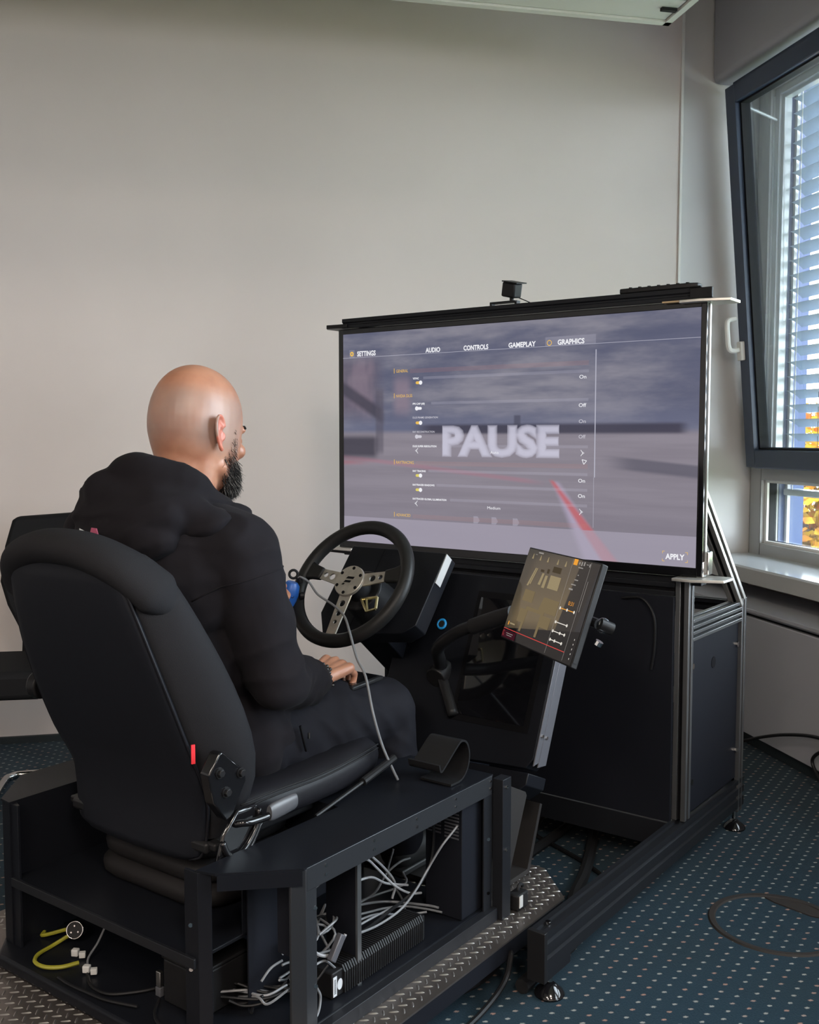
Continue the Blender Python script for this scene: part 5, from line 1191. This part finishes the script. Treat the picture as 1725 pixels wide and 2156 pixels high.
hz.cap(SH_L, EL_L, .073, .062, 18); hz.cap(EL_L, (-.222, 1.60, .786), .060, .047, 18); hz.cap((-.222, 1.60, .786), (-.21, 1.625, .789), .044, .040, 18)
def fold_h(g):
    n1 = noise.noise(g / .09); n2 = noise.noise(Vector((g.x / .16, g.y / .05, g.z / .045)) + Vector((3, 1, 7)))
    arm = sst(g.y, 1.36, 1.44) * (1 if g.z < .86 else .4)        # bunched sleeve folds towards the cuff
    dR = (g - Vector(EL_R)).dot((Vector(WR_R) - Vector(EL_R)).normalized())
    rings_ = ridge(noise.noise(Vector(((dR + .5 * g.z + .3 * g.x) / .05, g.z / .12, g.x / .09)))) - .55
    n3 = ridge(noise.noise(Vector(((g.x + .5 * g.z) / .20, g.y / .09, (g.z - .4 * g.x) / .07)) + Vector((9, 2, 4)))) - .5
    return .006 * n1 + .008 * n3 + (.005 + .004 * arm) * n2 + (.006 * arm * rings_ if g.x > .05 else 0)
hood_o = soft('hoodie', hz, M['hoodie'], t_man, .0065, 6, fold_h, label='black cotton hoodie')
for SHx, ELx, a0, a1 in ((SH_R, EL_R, -150, 120), (SH_L, EL_L, -120, 150)):      # armhole seams
    d_ = (Vector(ELx) - Vector(SHx)).normalized(); c_ = Vector(SHx) + d_ * .030; u_ = d_.cross(Vector((0, 1, 0))).normalized(); v_ = d_.cross(u_); pts = []
    hood_o.data.update(); from mathutils.bvhtree import BVHTree
    bvh = BVHTree.FromPolygons([v.co[:] for v in hood_o.data.vertices], [tuple(p.vertices) for p in hood_o.data.polygons]); b0 = Vector(BASE[t_man][0])
    for k in range(26):
        a = radians(a0 + (a1 - a0) * k / 25); hit = bvh.ray_cast(c_ - b0, u_ * cos(a) + v_ * sin(a) + d_ * .25)
        if hit[0] is not None and hit[3] < .14: pts.append(hit[0] + b0)
    if len(pts) > 6: part('armhole_seam', MB().tube(pts, .0018, 6), M['hoodie'], hood_o, smooth=True)
# hood lying on the shoulders: collar roll and bag behind
hb = MB(); NC = Vector((0, 1.345, 1.060)); rings = []
for k in range(28):
    a = 2 * pi * k / 28; bx, by = cos(a), sin(a)          # by<0 is the back
    zr = .012 - .036 * by + (.006 if by < 0 else -.012 * by); R_ = .083 + (.022 * max(0, -by)); rr_ = .024 + .010 * max(0, -by)
    c = NC + Vector((bx * (R_ + .010), by * (R_ + .004) - .006, zr - .028)); d = Vector((bx, by, 0)).normalized()
    rings.append([c + d * rr_ * cos(2 * pi * j / 12) + ZZ * (rr_ * 1.5 * sin(2 * pi * j / 12)) for j in range(12)])
rings.append(rings[0]); hb.loft(rings, cap=False)
hb.ell((-.015, 1.228, 1.020), (.150, .062, .062)); hb.ell((-.01, 1.212, .985), (.135, .056, .055)); hb.cap((-.15, 1.262, 1.035), (-.06, 1.222, 1.058), .040, .050, 14); hb.cap((-.06, 1.222, 1.058), (.06, 1.232, 1.046), .050, .044, 14)
hb.cap((.06, 1.232, 1.046), (.145, 1.290, 1.012), .044, .034, 14); hb.cap((.145, 1.290, 1.012), (.118, 1.385, 1.008), .034, .026, 14); hb.cap((-.15, 1.262, 1.035), (-.13, 1.37, 1.015), .040, .028, 14)
def fold_b(g):
    s = g.z - .35 * (g.x) ; n2 = ridge(noise.noise(Vector((g.x / .22, g.y / .16, s / .045 + 4)))) - .5
    return .014 * n2 + .003 * noise.noise(g / .05)
soft('hood', hb, M['hoodie'], hood_o, .0055, 10, fold_b)
tr = MB()
tr.cap((-.09, 1.42, .565), (.09, 1.42, .565), .108, .108, 16)
tr.cap(HIP_R, KN_R, .100, .074, 18); tr.cap(KN_R, AN_R, .074, .060, 18); tr.cap(HIP_L, KN_L, .100, .074, 18); tr.cap(KN_L, AN_L, .074, .060, 18); tr.ell((.105, 1.60, .575), (.085, .16, .075)); tr.ell((-.11, 1.60, .575), (.085, .16, .075))
def fold_t(g):
    n2 = ridge(noise.noise(Vector((g.x / .10, g.y / .055 + g.z / .06, g.z / .13)))) - .5
    return .009 * n2 * (1 - .6 * sst(g.y, 1.65, 1.8)) + .004 * noise.noise(g / .06)
trs = soft('trousers', tr, M['trousers'], t_man, .007, 5, fold_t, label='black trousers')
part('pocket_zip', MB().tube(spl([(.203, 1.462, .600), (.206, 1.468, .570), (.202, 1.480, .545)], 4), .003, 6), M['groove'], trs)
part('zip_pull', MB().box((.211, 1.478, .578), (.003, .004, .012)), M['chrome'], trs)
for s, w in ((1, 'shoe'), (-1, 'shoe')):
    sh = MB(); sh.cap((s * .118, 1.895, .185), (s * .124, 2.01, .172), .046, .036, 16); sh.b2((s * .12 - .038, 1.86, .136), (s * .12 + .038, 2.045, .152)); part(w, sh, M['shoe'], t_man, bevel=.004)
# eyebrows, beard
eb = MB()
for sx in (1, -1): eb.tube(spl([tuple(hd(sx * .014, .094, .026)), tuple(hd(sx * .034, .0895, .032)), tuple(hd(sx * .052, .0755, .027))], 4), [.0022 + .0022 * sin(pi * min(1, i / 8)) for i in range(9)], 6)
part('eyebrows', eb, M['rubber'], t_man, smooth=True)
def hsurf(z, a, off=0):
    for r0, r1 in zip(HR, HR[1:]):
        if r0[0] >= z >= r1[0]:
            f = (r0[0] - z) / (r0[0] - r1[0]); b_, f_, w_ = [r0[i] + (r1[i] - r0[i]) * f for i in (1, 2, 3)]; break
    else: b_, f_, w_ = HR[-1][1:]
    cy = (b_ + f_) / 2; hy = (f_ - b_) / 2; e = 2 / 2.25; ca, sa = cos(a), sin(a)
    x = (abs(ca) ** e) * (1 if ca >= 0 else -1) * (w_ + off); y = (abs(sa) ** e) * (1 if sa >= 0 else -1) * (hy + off)
    if y > 0: x *= 1 - .16 * (y / hy) ** 2
    return Vector((x, cy + y, z))
bb = MB(); rb = random.Random(5)
bb2 = MB()
for z0, z1, r0, off in ((-.060, -.125, .030, 0),):
    bb2.ell(hd(0, .058, -.100), (.044, .036, .034), 20, 12); bb2.ell(hd(0, .088, -.078), (.036, .017, .030), 16, 10); bb2.cap(hd(.052, .028, -.078), hd(.026, .068, -.108), .017, .024); bb2.cap(hd(-.052, .028, -.078), hd(-.026, .068, -.108), .017, .024); bb2.ell(hd(0, .064, -.122), (.032, .027, .024), 16, 10)
bo = soft('beard', bb2, mat('beard_underlayer', (.022, .019, .018), .8, var=.4, vs=300), t_man, .004, 3, lambda g: .004 * noise.noise(g / .008))
cnt = 0
while cnt < 3600:
    a = rb.uniform(radians(-4), radians(184)); z = rb.uniform(-.117, .012); side = abs(cos(a))
    q = hsurf(z, a, .001)
    # sideburn strip narrows upwards in front of the ear; jaw and chin below
    front = q.y
    if z > -.045:
        if not (.006 + (z + .045) * .12 < front < .030 + (-z) * .12): continue
        if rb.random() > .55: continue
    elif z > -.062:
        if front < .004 - (z + .062) * .3 or (front > .055 and abs(q.x) > .0 and z > -.05): continue
    elif front < -.004 + (-.062 - z) * .25: continue
    dens = sst(-z, -.01, .075)
    if rb.random() > .25 + .75 * dens: continue
    L = .006 + .015 * dens * rb.uniform(.6, 1.25); n_ = (q - Vector((0, .0, z))).normalized()
    bulge = .008 * sst(-z, .055, .10) * sst(front, .01, .05)
    q = q + n_ * bulge
    d = (Vector((0, .15, -1)) + n_ * .45 + Vector((rb.gauss(0, .25), rb.gauss(0, .25), rb.gauss(0, .12)))).normalized(); d2 = (d + Vector((rb.gauss(0, .3), rb.gauss(0, .3), -.3))).normalized()
    P0, P1 = q, q + d * L * .55; P2 = P1 + d2 * L * .45
    bb.tube([hd(*P0), hd(*P1), hd(*P2)], [.00042, .00036, .00012], 3); cnt += 1
part('beard_hairs', bb, M['beard'], bo, smooth=True, kind='stuff', label='grey and black beard hairs')
# bead bracelets
W_ = Vector((.121, 1.598, .655)); ax_ = (Vector(WR_R) - Vector(EL_R)).normalized()
bc = part('bracelet', MB().torus(W_ + ax_ * .010, ax_.orthogonal().normalized(), ax_.cross(ax_.orthogonal().normalized()), .0335, .0016, 32, 6), M['bead'], t_man, smooth=True)
for s_, (o_, tilt) in enumerate(((.004, .10), (.018, -.12))):
    axx = (ax_ + Vector((tilt, 0, .15))).normalized(); e1 = axx.orthogonal().normalized(); e2 = axx.cross(e1); f0 = None
    for k in range(24):
        a = 2 * pi * k / 24; c = W_ + ax_ * o_ + (e1 * cos(a) + e2 * sin(a)) * .0345
        if f0 is None: f0 = part('bead', MB().ell(c, (.0047, .0047, .0047), 10, 6), M['bead'], bc, smooth=True); c0 = c
        else: again(f0, c - c0)

# things he holds: tablet on the lap, blue hand control
t = thing('tablet', 'black tablet lying on the thighs under the right hand', 'tablet', (.05, 1.72, .62))
R_ = Matrix.Rotation(radians(3), 3, 'X')
part('body', MB().box((.035, 1.730, .626), (.25, .11, .010), R_), M['plastic'], t, bevel=.003); part('screen', MB().box((.035, 1.730, .6315), (.235, .097, .0012), R_), M['gloss_screen'], t)
t = thing('hand_control', 'blue hand control with a black strap and cable held left of the steering wheel', 'controller', (-.15, 1.785, .76))
ax_ = Vector((.25, .10, .96)).normalized(); c = Vector((-.142, 1.800, .790))
part('grip', MB().tube([c - ax_ * .045, c - ax_ * .030, c, c + ax_ * .022, c + ax_ * .030], [.014, .019, .0225, .020, .013], 20), M['blue_plastic'], t, smooth=.8)
part('end_cap', MB().cyl(c + Vector((.016, .018, -.006)), c + Vector((.024, .027, -.006)), .009, 14), M['plastic'], t, bevel=.002)
gm = MB()
for k, (dz, da) in enumerate(((.012, 0), (.004, .25), (-.004, .0))): gm.torus(c + Vector((.0185 - abs(da) * .01, -.010 + da * .02, dz)), Vector((.5, .8, 0)).normalized(), ZZ, .003, .0009, 12, 6)
part('emblem', gm, M['rubber'], t, kind='stuff')
part('strap_loop', MB().torus(c + Vector((.004, .010, .047)), Vector((.66, .75, 0)), ZZ, .010, .0032, 24, 8), M['rubber'], t, smooth=True); part('strap_clip', MB().box(c + Vector((.016, .020, .033)), (.012, .012, .016)), M['rubber'], t, bevel=.002)
pts = spl([(-.128, 1.816, .828), (-.120, 1.818, .830), (-.10, 1.825, .818), (-.07, 1.822, .792), (-.02, 1.82, .772), (.035, 1.795, .755), (.085, 1.755, .730), (.16, 1.69, .690), (.205, 1.665, .660), (.245, 1.64, .593), (.258, 1.655, .522), (.268, 1.68, .464), (.272, 1.69, .4425)], 6)
solo('cable', MB().tube(pts, .0028, 8), M['cable_grey'], 'grey cable hanging from the blue hand control across the wheel to the base', 'cable', (.27, 1.69, .44))

# ------------------------------------------------------------------ visitor chair by the back wall
t = thing('visitor_chair', 'black upholstered visitor chair with chrome cantilever tube by the back wall', 'chair', (-.62, 3.6, 0), 'room')
bp_ = [(-.555, .42), (-.552, .50), (-.600, .60), (-.622, .68), (-.606, .80), (-.582, .885), (-.570, .897), (-.36, .910), (-.20, .905), (-.18, .885), (-.16, .70), (-.20, .55), (-.21, .42)]
part('backrest', MB().loft([[(p, 3.62 + (z - .42) * .12 + o, z) for p, z in bp_] for o in (0, .05)]), M['chair_cloth'], t, bevel=.012)
part('seat', MB().loft([[(-.98, 3.30, z), (-.44, 3.27, z), (-.44, 3.62, z), (-.98, 3.66, z)] for z in (.358, .448)]), M['chair_cloth'], t, bevel=.02)
part('floor_tube', MB().tube(spl([(-.28, 3.64, .013), (-.38, 3.64, .013), (-.560, 3.64, .013), (-.600, 3.62, .013), (-.615, 3.57, .013), (-.62, 3.30, .013)], 6), .0125, 12), M['chrome'], t, smooth=True)
part('leg_tube', MB().tube(spl([(-.62, 3.30, .013), (-.62, 3.27, .03), (-.63, 3.265, .33)], 5), .0125, 12), M['chrome'], t, smooth=True)
part('leg_tube', MB().tube(spl([(-.28, 3.64, .013), (-.245, 3.64, .02), (-.235, 3.635, .06), (-.23, 3.60, .34)], 5), .0125, 12), M['chrome'], t, smooth=True)

# ------------------------------------------------------------------ cables on the floor
FC = [('thick black cable bundle running from under the cabinet along the platform', [(.248, 2.674), (.317, 2.512), (.372, 2.363), (.416, 2.22), (.505, 2.06), (.512, 1.93), (.515, 1.80)], .016, 'rubber'),
      ('short thick black cable from the platform front to the cabinet', [(.171, 2.72), (.178, 2.513), (.182, 2.38), (.20, 2.20)], .014, 'rubber'),
      ('thin black cable winding across the floor under the cabinet front', [(.063, 2.70), (.09, 2.62), (.122, 2.558), (.195, 2.525), (.331, 2.463), (.46, 2.38)], .006, 'cable_dark'),
      ('black cable hanging from the platform edge and looping over the carpet', None, .0062, 'cable_dark'),
      ('black cable lying on the carpet close beside the platform edge', [(.455, 1.99), (.40, 1.94), (.423, 1.837), (.42, 1.739), (.383, 1.643), (.37, 1.5)], .008, 'rubber')]
for lab, pts, r, m in FC:
    pts = [(x, y, r + .001) for x, y in pts] if pts else [(.470, 1.815, .069), (.488, 1.80, .082), (.4935, 1.788, .072), (.494, 1.775, .045), (.494, 1.745, .026), (.494, 1.69, .012), (.496, 1.62, .0075), (.50, 1.45, .0072), (.49, 1.3, .0072)]
    solo('floor_cable', MB().tube(spl(pts, 6), r, 8), M[m], lab, 'cable', (pts[0][0], pts[0][1], 0))
solo('floor_cable', MB().tube(spl([(1.60, 3.45, .008), (1.78, 3.44, .009), (1.92, 3.40, .025), (2.0, 3.337, .055), (2.012, 3.244, .094), (2.018, 3.125, .136), (2.02, 2.99, .172), (2.02, 2.88, .188), (2.02, 2.80, .192), (2.02, 2.77, .182), (2.02, 2.80, .168), (2.02, 2.90, .145), (2.02, 2.955, .105), (2.02, 2.945, .072), (2.015, 2.89, .040), (2.0, 2.80, .010), (1.98, 2.65, .008)], 6), .006, 8), M['cable_dark'], 'black cable arching from the cabinet past the radiator casing', 'cable', (1.72, 3.44, 0), 'room')
t = thing('cable_clamp', 'black clamp with a white tag beside the front post on the tread plate', 'clamp', (.43, 1.93, PZ))
part('body', MB().box((.428, 1.93, .134), (.03, .045, .036)), M['rubber'], t, bevel=.004); part('hook', MB().torus((.428, 1.94, .155), (0, 1, 0), ZZ, .010, .004, 20, 8, 0, pi), M['rubber'], t); part('tag', MB().box((.447, 1.912, .140), (.002, .014, .026)), M['white'], t)
solo('console_lead', MB().tube(spl([(.40, 2.515, .74), (.46, 2.508, .745), (.495, 2.506, .70), (.498, 2.506, .62), (.49, 2.507, .56)], 6), .0035, 7), M['cable_dark'], 'short black lead looping on the front of the cabinet under the screen', 'cable', (.45, 2.51, .6))
